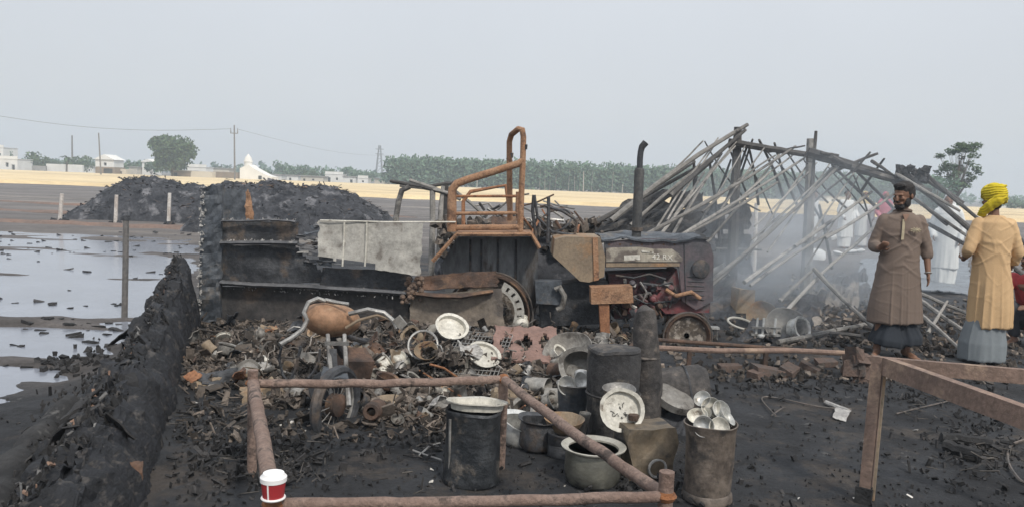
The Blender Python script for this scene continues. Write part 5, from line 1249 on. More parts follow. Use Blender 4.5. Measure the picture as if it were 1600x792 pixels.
def where(px, py, mt, noun, state):
    best = sorted(LM, key=lambda q: (q[0] - px) ** 2 + (1.6 * (q[1] - py)) ** 2)
    for q in best[:5]:
        dx, dy = px - q[0], py - q[1]
        rel = ('right of' if dx > 0 else 'left of') if abs(dx) > 1.8 * abs(dy) else ('below' if dy > 0 else 'above')
        for st in state:
            l = '%s %s %s in the rubble, just %s %s' % (HUE[mt.name], st, noun, rel, q[2]); l = ' '.join(l.split())
            if l not in USED: USED.add(l); return l
    return l
# random vessels in the rubble
def inzone(px, py): return py > 505 + (max(0, px - 860) * .15) and py < (610 if px < 400 else 668 if 470 < px < 860 else 640) and not (470 < px < 570 and py > 590) and not (690 < px < 790 and py > 630) and not (px > 900 and py > 600)
rg = random.Random(77); cnt = 0
LB = {'pot': 'sooty small pot lying in the rubble behind the cot frame', 'bowl': 'small grey bowl lying in the rubble behind the cot frame', 'plate': 'sooty plate lying in the rubble behind the cot frame', 'tin': 'scorched tin lying in the rubble behind the cot frame', 'glass': 'steel tumbler lying in the rubble behind the cot frame'}
while cnt < 240:
    px, py = rg.uniform(330, 1000), rg.uniform(505, 672)
    if not inzone(px, py): continue
    kind = rg.choice(('bowl', 'bowl', 'bowl', 'plate', 'pot', 'tin', 'tin', 'glass', 'glass')); mt = rg.choice((steel, steel, alu, alu, alu, rust_dark, rust_tan, char_metal, enamel if rg.random() < .6 else alu))
    put(kind, mt, G(px, py) + V((0, 0, rg.uniform(.0, .05))), (rg.uniform(-1.4, 1.4), rg.uniform(-1.2, 1.2), rg.uniform(0, 6)), rg.uniform(.36, .75), NM[kind][0], where(px, py, mt, NM[kind][1], ('upturned', 'tipped', 'dented') if rg.random() < .5 else ('tipped', 'upturned', 'dented')), NM[kind][1], 'burnt kitchen %ss in the rubble' % NM[kind][1], rg.randrange(5)); cnt += 1
cnt = 0
while cnt < 48:
    px, py = rg.uniform(300, 1010), rg.uniform(505, 660)
    if not inzone(px, py): continue
    p = G(px, py) + V((0, 0, rg.uniform(.01, .08))); s = rg.uniform(.05, .15); m = MB(); ax = V((rg.gauss(0, 1), rg.gauss(0, 1), rg.gauss(0, .4))).normalized() * s; ay = ax.orthogonal().normalized() * s * rg.uniform(.4, .9)
    m.sheet(p - ax - ay, p + ax - ay, p + ax + ay, p - ax + ay, 7, 6, s * .5, 9, .006, .1, cnt); mt = rg.choice((rust, rust_dark, rust_tan, alu, alu, char_metal, cream_sheet, ash)); m.solo('metal_scrap', mt, where(px, py, mt, 'metal scrap', ('crumpled', 'bent', 'torn')), 'metal scrap', p, 'burnt scraps in the rubble'); cnt += 1
cnt = 0
while cnt < 36:
    px, py = rg.uniform(300, 1010), rg.uniform(505, 665)
    if not inzone(px, py): continue
    p = G(px, py) + V((0, 0, rg.uniform(.0, .06))); L_ = rg.uniform(.1, .32); a = rg.uniform(0, 6.3); d = V((math.cos(a), math.sin(a), rg.uniform(-.1, .6))).normalized() * L_
    mt = rg.choice((rust, rust_dark, steel, char_metal, ash)); MB().tube([p, p + d * .5 + V((rg.uniform(-.03, .03), 0, rg.uniform(-.02, .04))), p + d], rg.uniform(.005, .014), 6).solo('metal_rod', mt, where(px, py, mt, 'rod', ('short', 'bent', 'thin')), 'rod', p, 'bent rods in the rubble', True); cnt += 1
# rubble mass
m = MB(); n = 0
while n < 9500:
    px, py = rg.uniform(290, 1020), rg.uniform(500, 690)
    if not (inzone(px, py) or rg.random() < .12): continue
    p = G(px, py); s = rg.uniform(.010, .034) * (1.8 if rg.random() < .06 else 1)
    r_ = rg.random(); z_ = p.z + s * rg.uniform(0, 1.4); n += 1
    if r_ < .5: m.box((p.x, p.y, z_), (s * rg.uniform(1, 3.4), s * rg.uniform(.8, 2.2), s * .14), Euler((rg.gauss(0, .7), rg.gauss(0, .7), rg.uniform(0, 6))), s * .16)
    elif r_ < .75: m.box((p.x, p.y, z_), (s * rg.uniform(2.5, 7), s * .3, s * .25), Euler((rg.gauss(0, .3), rg.gauss(0, .5), rg.uniform(0, 6))), s * .06)
    else: m.chunk((p.x, p.y, z_), (s * rg.uniform(1, 2.2), s * rg.uniform(.7, 1.2), s * rg.uniform(.4, .8)), .4)
for (x0, x1, y0, y1, k) in ((1020, 1600, 470, 600, 900), (1430, 1600, 470, 560, 350), (1230, 1360, 430, 540, 500), (840, 930, 330, 380, 0)):
    for _ in range(k):
        p = G(rg.uniform(x0, x1), rg.uniform(y0, y1)); s = rg.uniform(.012, .045); m.chunk((p.x, p.y, p.z + s * .3), (s * rg.uniform(1, 2.5), s, s * .8))
wt = MB()
for _ in range(150):
    px, py = rg.uniform(330, 1000), rg.uniform(505, 660)
    if not inzone(px, py): continue
    p = G(px, py) + V((0, 0, .03)); P = [p]; d = V((rg.gauss(0, 1), rg.gauss(0, 1), rg.gauss(.5, .6))).normalized() * .06
    for k in range(rg.randrange(4, 9)):
        d = (d + V((rg.gauss(0, .03), rg.gauss(0, .03), rg.gauss(-.012, .02)))).normalized() * .05; P.append(P[-1] + d); P[-1].z = max(P[-1].z, H(P[-1].x, P[-1].y) + .01)
    wt.tube(P, rg.uniform(.003, .007), 5)
wo2 = wt.build('wire_tangle', M('tangle_m', (.10, .09, .08), (.30, .27, .24), .6, .3, 5, 0, 20, island=.6)); tag(wo2, 'tangled burnt wire lying all through the rubble', 'wire', None, 'stuff')
o = m.build('rubble', rubble_m); tag(o, 'mixed ash and broken rubble covering the middle of the yard', 'rubble', None, 'stuff')
m = MB()
for _ in range(2600):
    px, py = rg.uniform(-20, 1620), 520 + 290 * rg.random() ** .8
    if px < 270 and (py < 600 or rg.random() < .8): continue
    p = G(px, py); s = rg.uniform(.003, .013) * (2.2 if rg.random() < .05 else 1); m.chunk((p.x, p.y, p.z + s * .3), (s * rg.uniform(1, 3.5), s * 1.2, s * .7))
for cx, cy, sx, sy, k in ((425, 720, 36, 22, 520), (330, 690, 45, 40, 260), (1520, 700, 40, 34, 240), (1440, 612, 50, 14, 160), (640, 690, 60, 16, 160), (1000, 760, 40, 12, 120), (1250, 600, 90, 12, 260)):
    for _ in range(k):
        p = G(cx + rg.gauss(0, sx), min(800, cy + rg.gauss(0, sy))); s = rg.uniform(.006, .022); m.chunk((p.x, p.y, p.z + s * rg.uniform(.2, 2.0)), (s * rg.uniform(1, 4), s * 1.1, s * .6))
o = m.build('char_bits', charbits_m); tag(o, 'small bits of charcoal strewn over the black ground', 'charcoal', None, 'stuff')
m = MB()
for _ in range(170):
    px, py = rg.uniform(280, 1600), rg.uniform(510, 790)
    if rg.random() < .8: px, py = rg.uniform(300, 1000), rg.uniform(510, 680)
    p = G(px, py); s = rg.uniform(.006, .020); m.box((p.x, p.y, p.z + s * .4 + .004), (s * rg.uniform(1, 2.4), s, s * .35), Euler((rg.uniform(-.6, .6), rg.uniform(-.6, .6), rg.uniform(0, 6))), s * .2)
o = m.build('ash_flakes', paper_m); tag(o, 'pale ash flakes and scraps scattered across the yard', 'ash', None, 'stuff')
m = MB()
for cx, cy, k in ((420, 722, 60), (330, 650, 30), (700, 700, 10), (650, 760, 10), (1450, 640, 30), (1540, 720, 30), (470, 770, 12)):
    for _ in range(k):
        p = G(cx + rg.gauss(0, 40), min(800, cy + rg.gauss(0, 22))) + V((0, 0, rg.uniform(.01, .05))); a = rg.uniform(0, 6.3); d = V((math.cos(a), math.sin(a), rg.uniform(-.1, .35))) * rg.uniform(.03, .13); m.tube([p, p + d], rg.uniform(.002, .005), 4)
o = m.build('burnt_twigs', M('twig', (.03, .027, .025), (.09, .08, .07), .9, 0, 4, 0, 20, island=.7)); tag(o, 'burnt twigs and straw stalks littering the foreground', 'twigs', None, 'stuff')
# tangled burnt rods and vines behind the tractor
rg = random.Random(12); t = thing('tangled_scrap', 'tangle of burnt rods and pipes behind the tractor seat', 'scrap heap', at(800, 400, 10.6)); t.location.z = .03
for k in range(46):
    px, py = rg.uniform(690, 930), rg.uniform(318, 372); Y = rg.uniform(10.2, 11.4); a = at(px, py, Y); b = at(px + rg.uniform(-60, 60), py + rg.uniform(-28, 22), Y + rg.uniform(-.3, .3)); b.z = min(b.z, 1.5)
    MB().tube([a, a.lerp(b, .5) + V((0, 0, rg.uniform(-.05, .12))), b], rg.uniform(.010, .022), 6).build('rod', rg.choice((bamboo, bamboo, rust, bamboo_char, rust_dark, steel)), t, True, True)
m = MB()
for k in range(360):
    px, py = rg.uniform(680, 940), 345 + 60 * rg.random(); p = at(px, py, rg.uniform(10.4, 11.3)); s = rg.uniform(.03, .09); m.chunk(p, (s * 1.8, s, s))
m.build('burnt_mass', rubble_m, t, world=True)['kind'] = 'stuff'
m = MB(); m.ell((at(810, 400, 11.0).x, 11.0, .35), (1.15, .6, .62), 20); dent(m, .2, 2.2, 1); m.build('core', straw_char, t, True, True)
# bent posts left of the guard rails
for (pts, mt, lb) in ((((676, 350), (676, 295)), bamboo, 'pale upright pole left of the orange guard rail'), (((688, 350), (690, 320), (694, 291)), bamboo, 'second pale pole close beside the guard rail'), (((696, 350), (697, 289)), bamboo_char, 'dark pole touching the orange guard rail'), (((619, 340), (623, 315), (628, 298), (640, 292)), bamboo_char, 'crooked charred branch standing left of the guard rail')):
    P = [at(*p, 11.5) for p in pts]; b0 = V((P[0].x, 11.5, H(P[0].x, 11.5))); MB().tube([b0] + P, [.05] + [.042] * len(P), 7).solo('upright_pole', mt, lb, 'pole', b0, 'poles behind the trailer', True)
for k, (a, b, mt) in enumerate((((610, 283), (706, 305), bamboo_char), ((625, 290), (700, 302), bamboo), ((640, 282), (720, 312), bamboo), ((712, 300), (760, 340), bamboo), ((668, 292), (725, 286), bamboo_char))):
    MB().tube([at(*a, 11.55), at((a[0] + b[0]) / 2, (a[1] + b[1]) / 2 - 2, 11.5), at(*b, 11.45)], .026, 7).solo('roof_pole', mt, ('long dark pole sloping toward the guard rail', 'pale pole just under the long dark sloping pole', 'thin pale pole crossing behind the guard rail top', 'pale pole slanting down behind the guard rails', 'short dark pole rising toward the guard rail')[k], 'pole', at(*a, 11.55), 'poles behind the trailer', True)
# ------------------------------------------------------------------ people
skin_m = M('skin', (.20, .105, .065), (.165, .085, .052), .6, 0, 9, .1, 60, fine=.08)
hair_m = M('hair', (.012, .010, .010), (.022, .018, .017), .75, 0, 20, .5, 120, fine=.3)
def cloth(name, c1, c2, c3=None): return M(name, c1, c2, .92, 0, 1.6, .15, 70, c3=c3, fine=.06, t3=.66, scale3=5)
def seg(m, a, b, ra, rb, n=10, k=5):
    a, b = V(a), V(b); m.tube([a.lerp(b, i / k) for i in range(k + 1)], [ra + (rb - ra) * i / k for i in range(k + 1)], n); m.ell(a, (ra,) * 3, 10); m.ell(b, (rb,) * 3, 10)
def hand(m, w, d, nrm, side, curl=.5, s=1.0):
    """palm plus five separate, unequal, bent fingers; d = direction of the fingers, nrm = palm normal, side = +1/-1 thumb side"""
    w, d, nrm = V(w), V(d).normalized(), V(nrm).normalized(); x = d.cross(nrm).normalized() * side; nrm = (nrm - d * nrm.dot(d)).normalized()
    B_ = Matrix((x, d, nrm)).transposed()
    m.ell(w + d * .045 * s, (.038 * s, .055 * s, .016 * s), 12, B_)
    for k, (o, L_) in enumerate(((.028, .070), (.010, .078), (-.009, .073), (-.027, .058))):
        p = w + d * .085 * s + x * o * s; dd = d.copy(); P = [p - d * .02]
        for j in range(3):
            P.append(P[-1] + dd * L_ * s * (.45, .32, .26)[j]); dd = (dd * math.cos(curl) + nrm * math.sin(curl)).normalized()
        m.tube(P, [.0095 * s, .009 * s, .0085 * s, .0065 * s], 7)
    p = w + d * .025 * s + x * .032 * s; m.tube([p, p + (x * .8 + d * .7).normalized() * .03 * s, p + (x * .5 + d * .9 + nrm * .4).normalized() * .06 * s], [.013 * s, .011 * s, .008 * s], 7)
def head(m, c, yaw, pitch=0, s=1.1):
    """skull, jaw, nose, brows, ears; faces -Y at yaw 0"""
    Q = Euler((pitch, 0, yaw)).to_matrix(); c = V(c)
    def e(p, r, M2=None): m.ell(c + Q @ (V(p) * s), tuple(q * s for q in r), 14, Q @ (M2 or Matrix.Identity(3)))
    e((0, .012, .03), (.074, .094, .085)); e((0, -.018, -.03), (.060, .070, .072)); e((0, -.04, -.078), (.036, .038, .028))
    e((0, -.098, -.012), (.013, .020, .026)); e((0, -.108, -.026), (.017, .013, .011)); e((0, -.082, .022), (.052, .014, .011))
    e((-.026, -.084, -.058), (.026, .012, .008)); e((.026, -.084, -.058), (.026, .012, .008)); e((0, -.090, -.062), (.024, .012, .007))
    for sx in (-1, 1): e((sx * .076, .012, -.005), (.010, .018, .030)); e((sx * .034, -.074, -.015), (.024, .016, .018))
    return Q
def eyes(par, c, Q, s=1.1):
    for sx in (-1, 1): MB().ell(V(c) + Q @ V((sx * .030, -.087, .003)) * s, (.010, .006, .006), 8, Q).build('eye', hair_m, par, True)
def body(t, J, voxel=.0075):
    m = MB()
    seg(m, J['neck'] - V((0, 0, .06)), J['neck'] + (J['head'] - J['neck']) * .5, .058, .052)
    m.tube([J['hip'] + V((0, 0, -.08)), J['hip'] + V((0, 0, .05)), (J['hip'] + J['neck']) / 2, J['neck'] - V((0, 0, .1)), J['neck'] - V((0, 0, .02))], [(.13, .10), (.15, .105), (.13, .10), (.14, .095), (.06, .055)], 14)
    for s, sd_ in (('l', 1), ('r', -1)):
        sh, el, wr, hd = J['sh' + s], J['el' + s], J['wr' + s], J['hd' + s]
        seg(m, J['neck'] - V((0, 0, .08)), sh - V((0, 0, .025)), .045, .040); seg(m, sh - V((0, 0, .025)), el, .042, .038); seg(m, el, wr, .040, .026); hand(m, wr, hd - wr, J['pn' + s], J['th' + s], J.get('cu' + s, .45))
        hp, kn, an = J['hp' + s], J['kn' + s], J['an' + s]
        seg(m, hp, kn, .082, .056); seg(m, kn, an, .056, .036); td = J.get('toe' + s, V((0, -1, 0))).normalized()
        seg(m, an + V((0, 0, -.03)) - td * .03, an + td * .13 + V((0, 0, -.055)), .036, .026); m.tube([an + td * .08 + V((0, 0, -.06)), an + td * .19 + V((0, 0, -.066))], [(.045, .02), (.036, .014)], 10)
    Q = head(m, J['head'], J['yaw'], J.get('pit', 0))
    link_mesh('body', remesh(m, 'body', skin_m, voxel, 2), t); return Q
def folds(seed, amp=.007, fz=3.0, fx=14.0, diag=.6):
    """hanging pleats that deepen toward the hem, plus a few sharp pull creases at elbows, chest and waist"""
    def rdg(v, k=5.0): return max(0.0, 1 - k * abs(noise.noise(v)))
    def f(p):
        low = sst(1.10, .45, p.z) if fz > 2 else 1.0
        a = math.atan2(p.y, p.x)
        pleat = (noise.noise(V((math.cos(a) * 2.6 + seed, math.sin(a) * 2.6, p.z * .5))) * 1.4 + rdg(V((math.cos(a) * 2.2 + seed, math.sin(a) * 2.2, p.z * .45)), 6)) * low
        s1 = 1 if p.x > 0 else -1
        pull = rdg(V((p.x * 2.2 + seed, p.y * 2.2, (p.z + s1 * p.x * diag) * 5.5)), 7) * (1 - low) + .5 * rdg(V((p.x * 4, p.y * 4, (p.z - s1 * p.x * diag * .8) * 8 + seed)), 8) * (1 - .6 * low)
        return amp * (pleat * .9 + pull * .55)
    return f
def stdJ(lean=0.0):
    J = {k: V(v) for k, v in dict(neck=(0, .0, 1.48), head=(0, -.02, 1.635), hip=(0, 0, .93), shl=(.165, 0, 1.405), shr=(-.165, 0, 1.405), hpl=(.09, 0, .88), hpr=(-.09, 0, .88), knl=(.10, -.02, .48), knr=(-.10, -.02, .48), anl=(.10, .02, .085), anr=(-.10, .02, .085)).items()}
    J['yaw'] = 0; return J

# --- man in brown kurta
base = G(1394, 557)
t = thing('person', 'bearded man in brown kurta and dark lungi looking to the left', 'person', base, R(-6)); t.rotation_euler = (0, R(-.5), R(-8))
J = stdJ(); J['yaw'] = R(-48); J['pit'] = R(10); J['head'] = V((-.015, -.035, 1.63))
J.update(elr=V((-.245, .03, 1.12)), wrr=V((-.245, -.19, 1.11)), hdr=V((-.235, -.28, 1.15)), pnr=V((.5, .2, .8)), thr=-1, cur=.75, ell=V((.255, .02, 1.12)), wrl=V((.262, -.06, .875)), hdl=V((.262, -.10, .75)), pnl=V((-1, .2, 0)), thl=-1, cul=.35, knr=V((-.14, -.03, .48)), anr=V((-.16, -.02, .085)), knl=V((.10, -.02, .48)), anl=V((.13, -.0, .085)), toer=V((-.5, -1, 0)), toel=V((.35, -1, 0)))
Q = body(t, J); eyes(t, J['head'], Q)
k1 = cloth('kurta_brown', (.180, .136, .110), (.155, .117, .095)); k1b = cloth('lungi_navy', (.012, .016, .023), (.020, .025, .033))
m = MB(); m.tube([(0, .01, .36), (-.005, .01, .52), (0, .01, .75), (0, 0, .98), (0, 0, 1.15), (0, 0, 1.3), (0, .01, 1.41), (0, .015, 1.475)], [(.262, .185), (.25, .18), (.222, .165), (.19, .145), (.183, .138), (.195, .135), (.182, .115), (.075, .075)], 26)
for s, c in (('r', 1), ('l', 1)):
    sh, el, wr = J['sh' + s], J['el' + s], J['wr' + s]; seg(m, sh + V((0, 0, -.015)), el, .062, .060, 14); seg(m, el, el.lerp(wr, .30 if s == 'l' else .62), .060, .054, 14)
link_mesh('kurta', remesh(m, 'kurta', k1, .009, 8, folds(1, .016, 2.6, 8)), t)
MB().prism([(-.035, -.118, 1.452), (.03, -.118, 1.452), (-.012, -.142, 1.375)], (0, .012, 0)).build('open_collar', skin_m, t)
m = MB(); m.tube([(-.075, .0, .13), (-.07, 0, .18), (-.05, .01, .34), (-.03, .01, .6), (0, 0, .95)], [(.215, .17), (.22, .165), (.155, .12), (.12, .09), (.10, .08)], 28); m.tube([(.10, .0, .15), (.10, 0, .2), (.07, .01, .34), (.04, .01, .6), (0, 0, .95)], [(.18, .16), (.18, .155), (.135, .11), (.11, .09), (.10, .08)], 28)
link_mesh('lungi', remesh(m, 'lungi', k1b, .012, 1, folds(4, .012, 1.0, 12, .1)), t)
hc = J['head']
def on_head(name, items, mt, par, fold=.004, vx=.008):
    m = MB()
    for p, r in items: m.ell(hc + Q @ V(p) * 1.1, tuple(q * 1.1 for q in r), 14, Q)
    link_mesh(name, remesh(m, name, mt, vx, 1, lambda p: fold * noise.noise(p * 60)), par)
on_head('hair', [((0, .022, .062), (.083, .098, .072)), ((0, .055, .02), (.080, .065, .075)), ((-.066, .02, .03), (.016, .04, .045)), ((.066, .02, .03), (.016, .04, .045)), ((0, -.05, .098), (.06, .04, .03))], hair_m, t, .006)
on_head('beard', [((0, -.055, -.088), (.050, .046, .036)), ((-.056, -.02, -.055), (.014, .045, .045)), ((.056, -.02, -.055), (.014, .045, .045)), ((0, -.096, -.040), (.030, .012, .008))], hair_m, t, .004)
m = MB(); zf = -.160
emb = cloth('embroidery', (.42, .36, .25), (.34, .29, .2))
m.sheet((-.045, zf, 1.20), (-.02, zf, 1.20), (-.012, zf + .03, 1.40), (-.035, zf + .03, 1.40), 4, 12, .006, 14, .006, .04, 1); m.build('placket', emb, t)
m = MB()
for k in range(9): a = k * .7; m.tube([(.085, zf - .008, 1.30), (.085 + .05 * math.cos(a), zf - .004 + .01 * abs(math.cos(a)), 1.30 + .028 * math.sin(a))], .005, 5)
m.build('pocket_motif', emb, t)
m = MB(); m.torus((0, .005, 1.475), .078, .014, 22, 7, Euler((R(-14), 0, 0)).to_matrix()); m.build('collar', k1, t, True)
m = MB(); wl = J['wrl']; wd_ = (J['wrl'] - J['ell']).normalized(); m.torus(wl, .031, .006, 18, 6, wd_.to_track_quat('Z', 'Y').to_matrix()); m.build('wristwatch', steel_clean, t, True)

# --- man in tan kurta with yellow turban, from behind
base = G(1534, 566)
t = thing('person', 'man seen from behind in tan kurta and yellow head wrap', 'person', base, R(174)); t.rotation_euler = (0, 0, R(178)); t.scale = (.93, .95, 1.0)
J = stdJ(); J['yaw'] = R(14); J['pit'] = R(6); J['head'] = V((.02, -.03, 1.62)); J['neck'] = V((.01, 0, 1.47))
# he faces away: his left (+x local) is on the viewer's left
J.update(ell=V((.27, .05, 1.13)), wrl=V((.20, -.17, 1.02)), hdl=V((.12, -.26, 1.05)), pnl=V((0, .2, 1)), thl=-1, elr=V((-.26, .02, 1.12)), wrr=V((-.27, -.12, .94)), hdr=V((-.2, -.22, .92)), pnr=V((.5, 0, .8)), thr=1, knl=V((.10, -.02, .48)), knr=V((-.12, -.02, .48)), anr=V((-.17, .03, .085)), anl=V((.08, 0, .085)))
Q = body(t, J); hc = J['head']
k2 = cloth('kurta_tan', (.58, .395, .215), (.52, .345, .185)); k2b = cloth('lungi_grey', (.20, .225, .24), (.165, .185, .20)); yel = cloth('turban_yellow', (.62, .50, .02), (.52, .40, .015))
m = MB(); m.tube([(-.04, .0, .37), (-.035, .0, .55), (-.02, 0, .8), (0, 0, 1.0), (0, 0, 1.15), (0, 0, 1.3), (0, .01, 1.41), (0, .01, 1.475)], [(.215, .185), (.21, .18), (.20, .165), (.185, .145), (.186, .142), (.195, .138), (.182, .115), (.075, .075)], 26)
for s, f in (('r', .5), ('l', .3)):
    sh, el, wr = J['sh' + s], J['el' + s], J['wr' + s]; seg(m, sh + V((0, 0, -.015)), el, .063, .062, 14); seg(m, el, el.lerp(wr, f), .062, .056, 14)
link_mesh('kurta', remesh(m, 'kurta', k2, .009, 8, folds(9, .016, 2.6, 8, .9)), t)
m = MB(); m.tube([(.01, .0, .035), (.01, 0, .2), (.0, 0, .36), (-.02, 0, .5), (0, 0, .95)], [(.232, .18), (.238, .175), (.20, .15), (.165, .13), (.13, .11)], 28); link_mesh('lungi', remesh(m, 'lungi', k2b, .012, 1, folds(6, .009, .8, 9, .1)), t)
# wrapped turban: several slanting bands over a rounded core and a hanging tail
tb_ = thing('turban', None, None); tb_.parent = t
m = MB(); m.ell(hc + V((0, .015, .070)), (.122, .134, .098), 20)
for k in range(5):
    m.torus(hc + V((0, .014, .028 + .022 * k)), .110 - .005 * k, .021, 30, 8, Euler((R(10 + rnd.uniform(-8, 8)), R(-24 + 9 * k), 0)).to_matrix())
# loose end of the wrap falls from the back over his left shoulder
m.tube([hc + V((-.05, .125, .05)), hc + V((.02, .135, .0)), hc + V((.085, .105, -.055)), hc + V((.125, .06, -.115)), hc + V((.14, .03, -.165))], [(.03, .05), (.028, .055), (.026, .055), (.022, .05), (.014, .035)], 14)
hb_ = MB(); hb_.ell(hc + V((0, .03, .0)), (.086, .088, .075), 14); hb_.ell(hc + V((0, .05, -.055)), (.060, .045, .04), 12)
link_mesh('hair', remesh(hb_, 'hair', hair_m, .009, 1, lambda p: .004 * noise.noise(p * 50)), t)
bpy.data.objects.remove(tb_); link_mesh('turban', remesh(m, 'turban', yel, .007, 1, lambda p: .006 * math.sin((p.z + .42 * p.x + .10 * noise.noise(p * 7)) * 165) * (1 if p.z > 1.60 else .5) + .005 * noise.noise(p * 22)), t)
m = MB(); wl = J['wrr']; wd_ = (J['wrr'] - J['elr']).normalized(); m.torus(wl, .036, .006, 18, 6, wd_.to_track_quat('Z', 'Y').to_matrix()); m.build('bracelet', steel_clean, t, True)

# --- crouching person in red at the right edge
base = G(1608, 540); t = thing('person', 'person in red crouching at the right picture edge', 'person', base, R(-55))
J = {k: V(v) for k, v in dict(neck=(0, -.12, .80), head=(0, -.18, .95), hip=(0, .12, .28), shl=(.18, -.10, .74), shr=(-.18, -.10, .74), hpl=(.1, .1, .26), hpr=(-.1, .1, .26), knl=(.17, -.25, .46), knr=(-.17, -.25, .46), anl=(.13, -.08, .085), anr=(-.13, -.08, .085), ell=(.22, -.28, .56), wrl=(.14, -.48, .50), hdl=(.12, -.58, .48), elr=(-.22, -.28, .56), wrr=(-.14, -.48, .52), hdr=(-.12, -.58, .5), pnl=(0, 0, -1), pnr=(0, 0, -1)).items()}
J.update(thl=-1, thr=1, yaw=0, pit=R(15)); Q = body(t, J, .009); eyes(t, J['head'], Q); hc = J['head']
on_head('hair', [((0, .022, .062), (.084, .10, .074)), ((0, .055, .02), (.082, .066, .08))], hair_m, t, .006)
m = MB(); m.tube([(0, .13, .2), (0, .10, .36), (0, 0, .55), (0, -.08, .72), (0, -.12, .80)], [(.17, .14), (.18, .14), (.185, .14), (.19, .12), (.08, .08)], 22)
for s in 'lr': seg(m, J['sh' + s], J['sh' + s].lerp(J['el' + s], .7), .075, .065, 12)
link_mesh('shirt', remesh(m, 'shirt', cloth('shirt_red', (.42, .05, .05), (.35, .04, .045)), .012, 2, folds(2, .008)), t)
m = MB()
for s in 'lr': seg(m, J['hp' + s], J['kn' + s], .11, .08, 14); seg(m, J['kn' + s], J['an' + s] + V((0, 0, .05)), .08, .06, 14)
m.ell((0, .12, .26), (.18, .14, .13), 16); link_mesh('trousers', remesh(m, 'trousers', cloth('trousers_grey', (.07, .075, .09), (.05, .055, .065)), .012, 2, folds(5, .008)), t)

# --- people further back, seen through the hut poles
def far_person(label, px, py, rz, top_m, scarf_m=None, hgt=1.0, low_m=None):
    b = G(px, py); t = thing('person', label, 'person', b, rz, 'people beyond the hut'); J = stdJ()
    J.update(ell=V((.27, .02, 1.13)), wrl=V((.24, -.1, .9)), hdl=V((.23, -.14, .8)), elr=V((-.27, .02, 1.13)), wrr=V((-.22, -.14, .95)), hdr=V((-.2, -.2, .88)), pnl=V((-1, 0, 0)), pnr=V((1, 0, 0)), thl=-1, thr=1)
    Q = body(t, J, .014); m = MB(); m.tube([(0, 0, .34), (0, 0, .7), (0, 0, 1.0), (0, 0, 1.3), (0, .01, 1.42), (0, .01, 1.475)], [(.26, .18), (.24, .17), (.2, .15), (.215, .15), (.2, .12), (.08, .08)], 20)
    for s in 'lr': seg(m, J['sh' + s], J['el' + s], .085, .065, 12); seg(m, J['el' + s], J['wr' + s], .065, .055, 12)
    link_mesh('kurta', remesh(m, 'kurta', top_m, .018, 1, folds(px, .012)), t)
    m = MB(); m.tube([(0, 0, .05), (0, 0, .3), (0, 0, .8)], [(.2, .15), (.22, .16), (.17, .13)], 20); link_mesh('lower_garment', remesh(m, 'lower_garment', low_m or top_m, .018, 1, folds(px + 3, .012, 1)), t)
    m = MB(); h = J['head']; m.ell(h + V((0, .03, .05)), (.09, .10, .085), 14)
    if scarf_m: m.ell(h + V((0, .06, -.05)), (.12, .10, .14), 14); m.tube([h + V((0, .05, -.1)), h + V((0, .04, -.25)), h + V((0, .06, -.42))], [(.16, .11), (.25, .15), (.23, .15)], 16)
    link_mesh('scarf' if scarf_m else 'hair', remesh(m, 'hair', scarf_m or hair_m, .014, 1, folds(px, .006)), t); t.scale = (hgt,) * 3; return t
wht = cloth('white_cloth', (.70, .71, .70), (.60, .62, .62)); yelp = cloth('yellow_shawl', (.60, .50, .22), (.52, .44, .32), (.25, .2, .1)); pink = cloth('pink_cloth', (.50, .16, .20), (.42, .12, .16))
far_person('person in white seen through the hut poles, left of the yellow shawl', 1318, 388, R(20), wht)
far_person('person in a yellow patterned shawl behind the hut poles', 1346, 386, R(-10), wht, yelp)
far_person('person in pink standing behind the bearded man', 1378, 388, R(10), pink, pink)
far_person('person in white standing between the two men further back', 1472, 446, R(-30), wht, wht, .98)
far_person('small figure in pale clothes far behind the smoke', 1268, 372, R(40), wht, None, .95)
# white cloths and scraps on the ground far behind
for k, (px, py, s) in enumerate(((1295, 375, .25), (1273, 405, .22), (1262, 402, .12), (1310, 398, .16), (1330, 396, .2), (1345, 396, .18))):
    p = G(px, py); m = MB(); m.ell(p + V((0, 0, s * .4)), (s, s * .7, s * (.9 if k < 2 else .35)), 12); dent(m, s * .5, 4, k)
    m.solo('cloth_bundle', wht, ('white cloth bundle beneath the person in white', 'upright white bag on the ground inside the hut', 'small white rag left of the upright white bag', 'small white rag right of the upright white bag', 'white rag pile left of the bearded man', 'last white rag beside the bearded man')[k], 'cloth', p, 'white bundles beyond the hut', True)
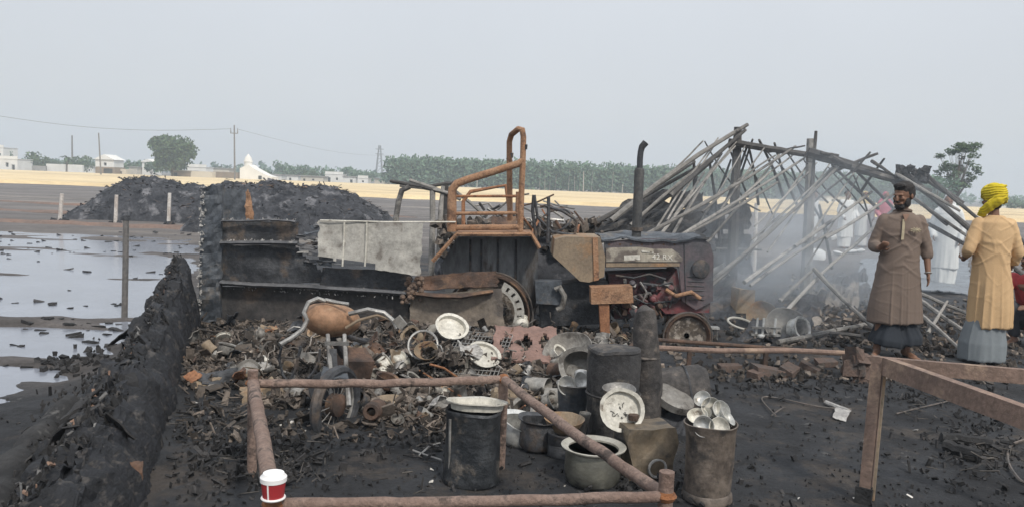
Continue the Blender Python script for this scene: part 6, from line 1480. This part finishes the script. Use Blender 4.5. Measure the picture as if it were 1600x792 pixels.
# ------------------------------------------------------------------ smoke drifting through the hut
def smoke(label, c, size, dens, seed):
    m = MB(); m.ell((0, 0, 0), (1, 1, 1), 24); o = m.build('smoke', bpy.data.materials.new('smoke'), None, True); o.location = c; o.scale = size
    mt = o.data.materials[0]; mt.use_nodes = True; T = mt.node_tree
    for n in list(T.nodes): T.nodes.remove(n)
    L = T.links; out = T.nodes.new('ShaderNodeOutputMaterial'); pv = T.nodes.new('ShaderNodeVolumePrincipled'); tc = T.nodes.new('ShaderNodeTexCoord')
    ln = T.nodes.new('ShaderNodeVectorMath'); ln.operation = 'LENGTH'; L.new(tc.outputs['Object'], ln.inputs[0])
    fo = T.nodes.new('ShaderNodeMapRange'); L.new(ln.outputs['Value'], fo.inputs[0]); fo.interpolation_type = 'SMOOTHSTEP'
    for i, q in enumerate((.15, .98, 1, 0)): fo.inputs[i + 1].default_value = q
    nz = T.nodes.new('ShaderNodeTexNoise'); nz.inputs['Scale'].default_value = 2.6; nz.inputs['Detail'].default_value = 6; mp = T.nodes.new('ShaderNodeMapping'); mp.inputs['Location'].default_value = (seed, seed * 2, 0); mp.inputs['Scale'].default_value = (1.3, 1, .8); L.new(tc.outputs['Object'], mp.inputs[0]); L.new(mp.outputs[0], nz.inputs['Vector'])
    nr = T.nodes.new('ShaderNodeMapRange'); L.new(nz.outputs[0], nr.inputs[0])
    for i, q in enumerate((.42, .66, .04, 1.0)): nr.inputs[i + 1].default_value = q
    mu = T.nodes.new('ShaderNodeMath'); mu.operation = 'MULTIPLY'; L.new(fo.outputs[0], mu.inputs[0]); L.new(nr.outputs[0], mu.inputs[1])
    m2 = T.nodes.new('ShaderNodeMath'); m2.operation = 'MULTIPLY'; L.new(mu.outputs[0], m2.inputs[0]); m2.inputs[1].default_value = dens
    L.new(m2.outputs[0], pv.inputs['Density']); pv.inputs['Color'].default_value = (.86, .93, 1, 1); pv.inputs['Anisotropy'].default_value = .2; L.new(pv.outputs[0], out.inputs['Volume'])
    return tag(o, label, 'smoke', None, 'stuff')
smoke('thin blue smoke hanging in the hut poles', (4.3, 11.0, 1.1), (2.9, 2.0, 1.7), .7, 1.0)
smoke('smoke drifting low over the floor right of the tractor', (2.9, 8.7, .85), (1.7, 1.1, 1.0), .72, 4.0)
# ------------------------------------------------------------------ air: even haze
HZ = .0015
mb = MB(); mb.box((0, 140, 8.5), (800, 410, 20))
hz = mb.build('haze', None if False else bpy.data.materials.new('haze_air'))
hm = hz.data.materials[0]; hm.use_nodes = True
for n in list(hm.node_tree.nodes): hm.node_tree.nodes.remove(n)
pv = hm.node_tree.nodes.new('ShaderNodeVolumePrincipled'); ho = hm.node_tree.nodes.new('ShaderNodeOutputMaterial')
pv.inputs['Density'].default_value = HZ; pv.inputs['Color'].default_value = (.76, .88, 1, 1); pv.inputs['Anisotropy'].default_value = 0
hm.node_tree.links.new(pv.outputs[0], ho.inputs['Volume'])
tag(hz, 'pale haze filling the air over the plain', 'haze', None, 'stuff')
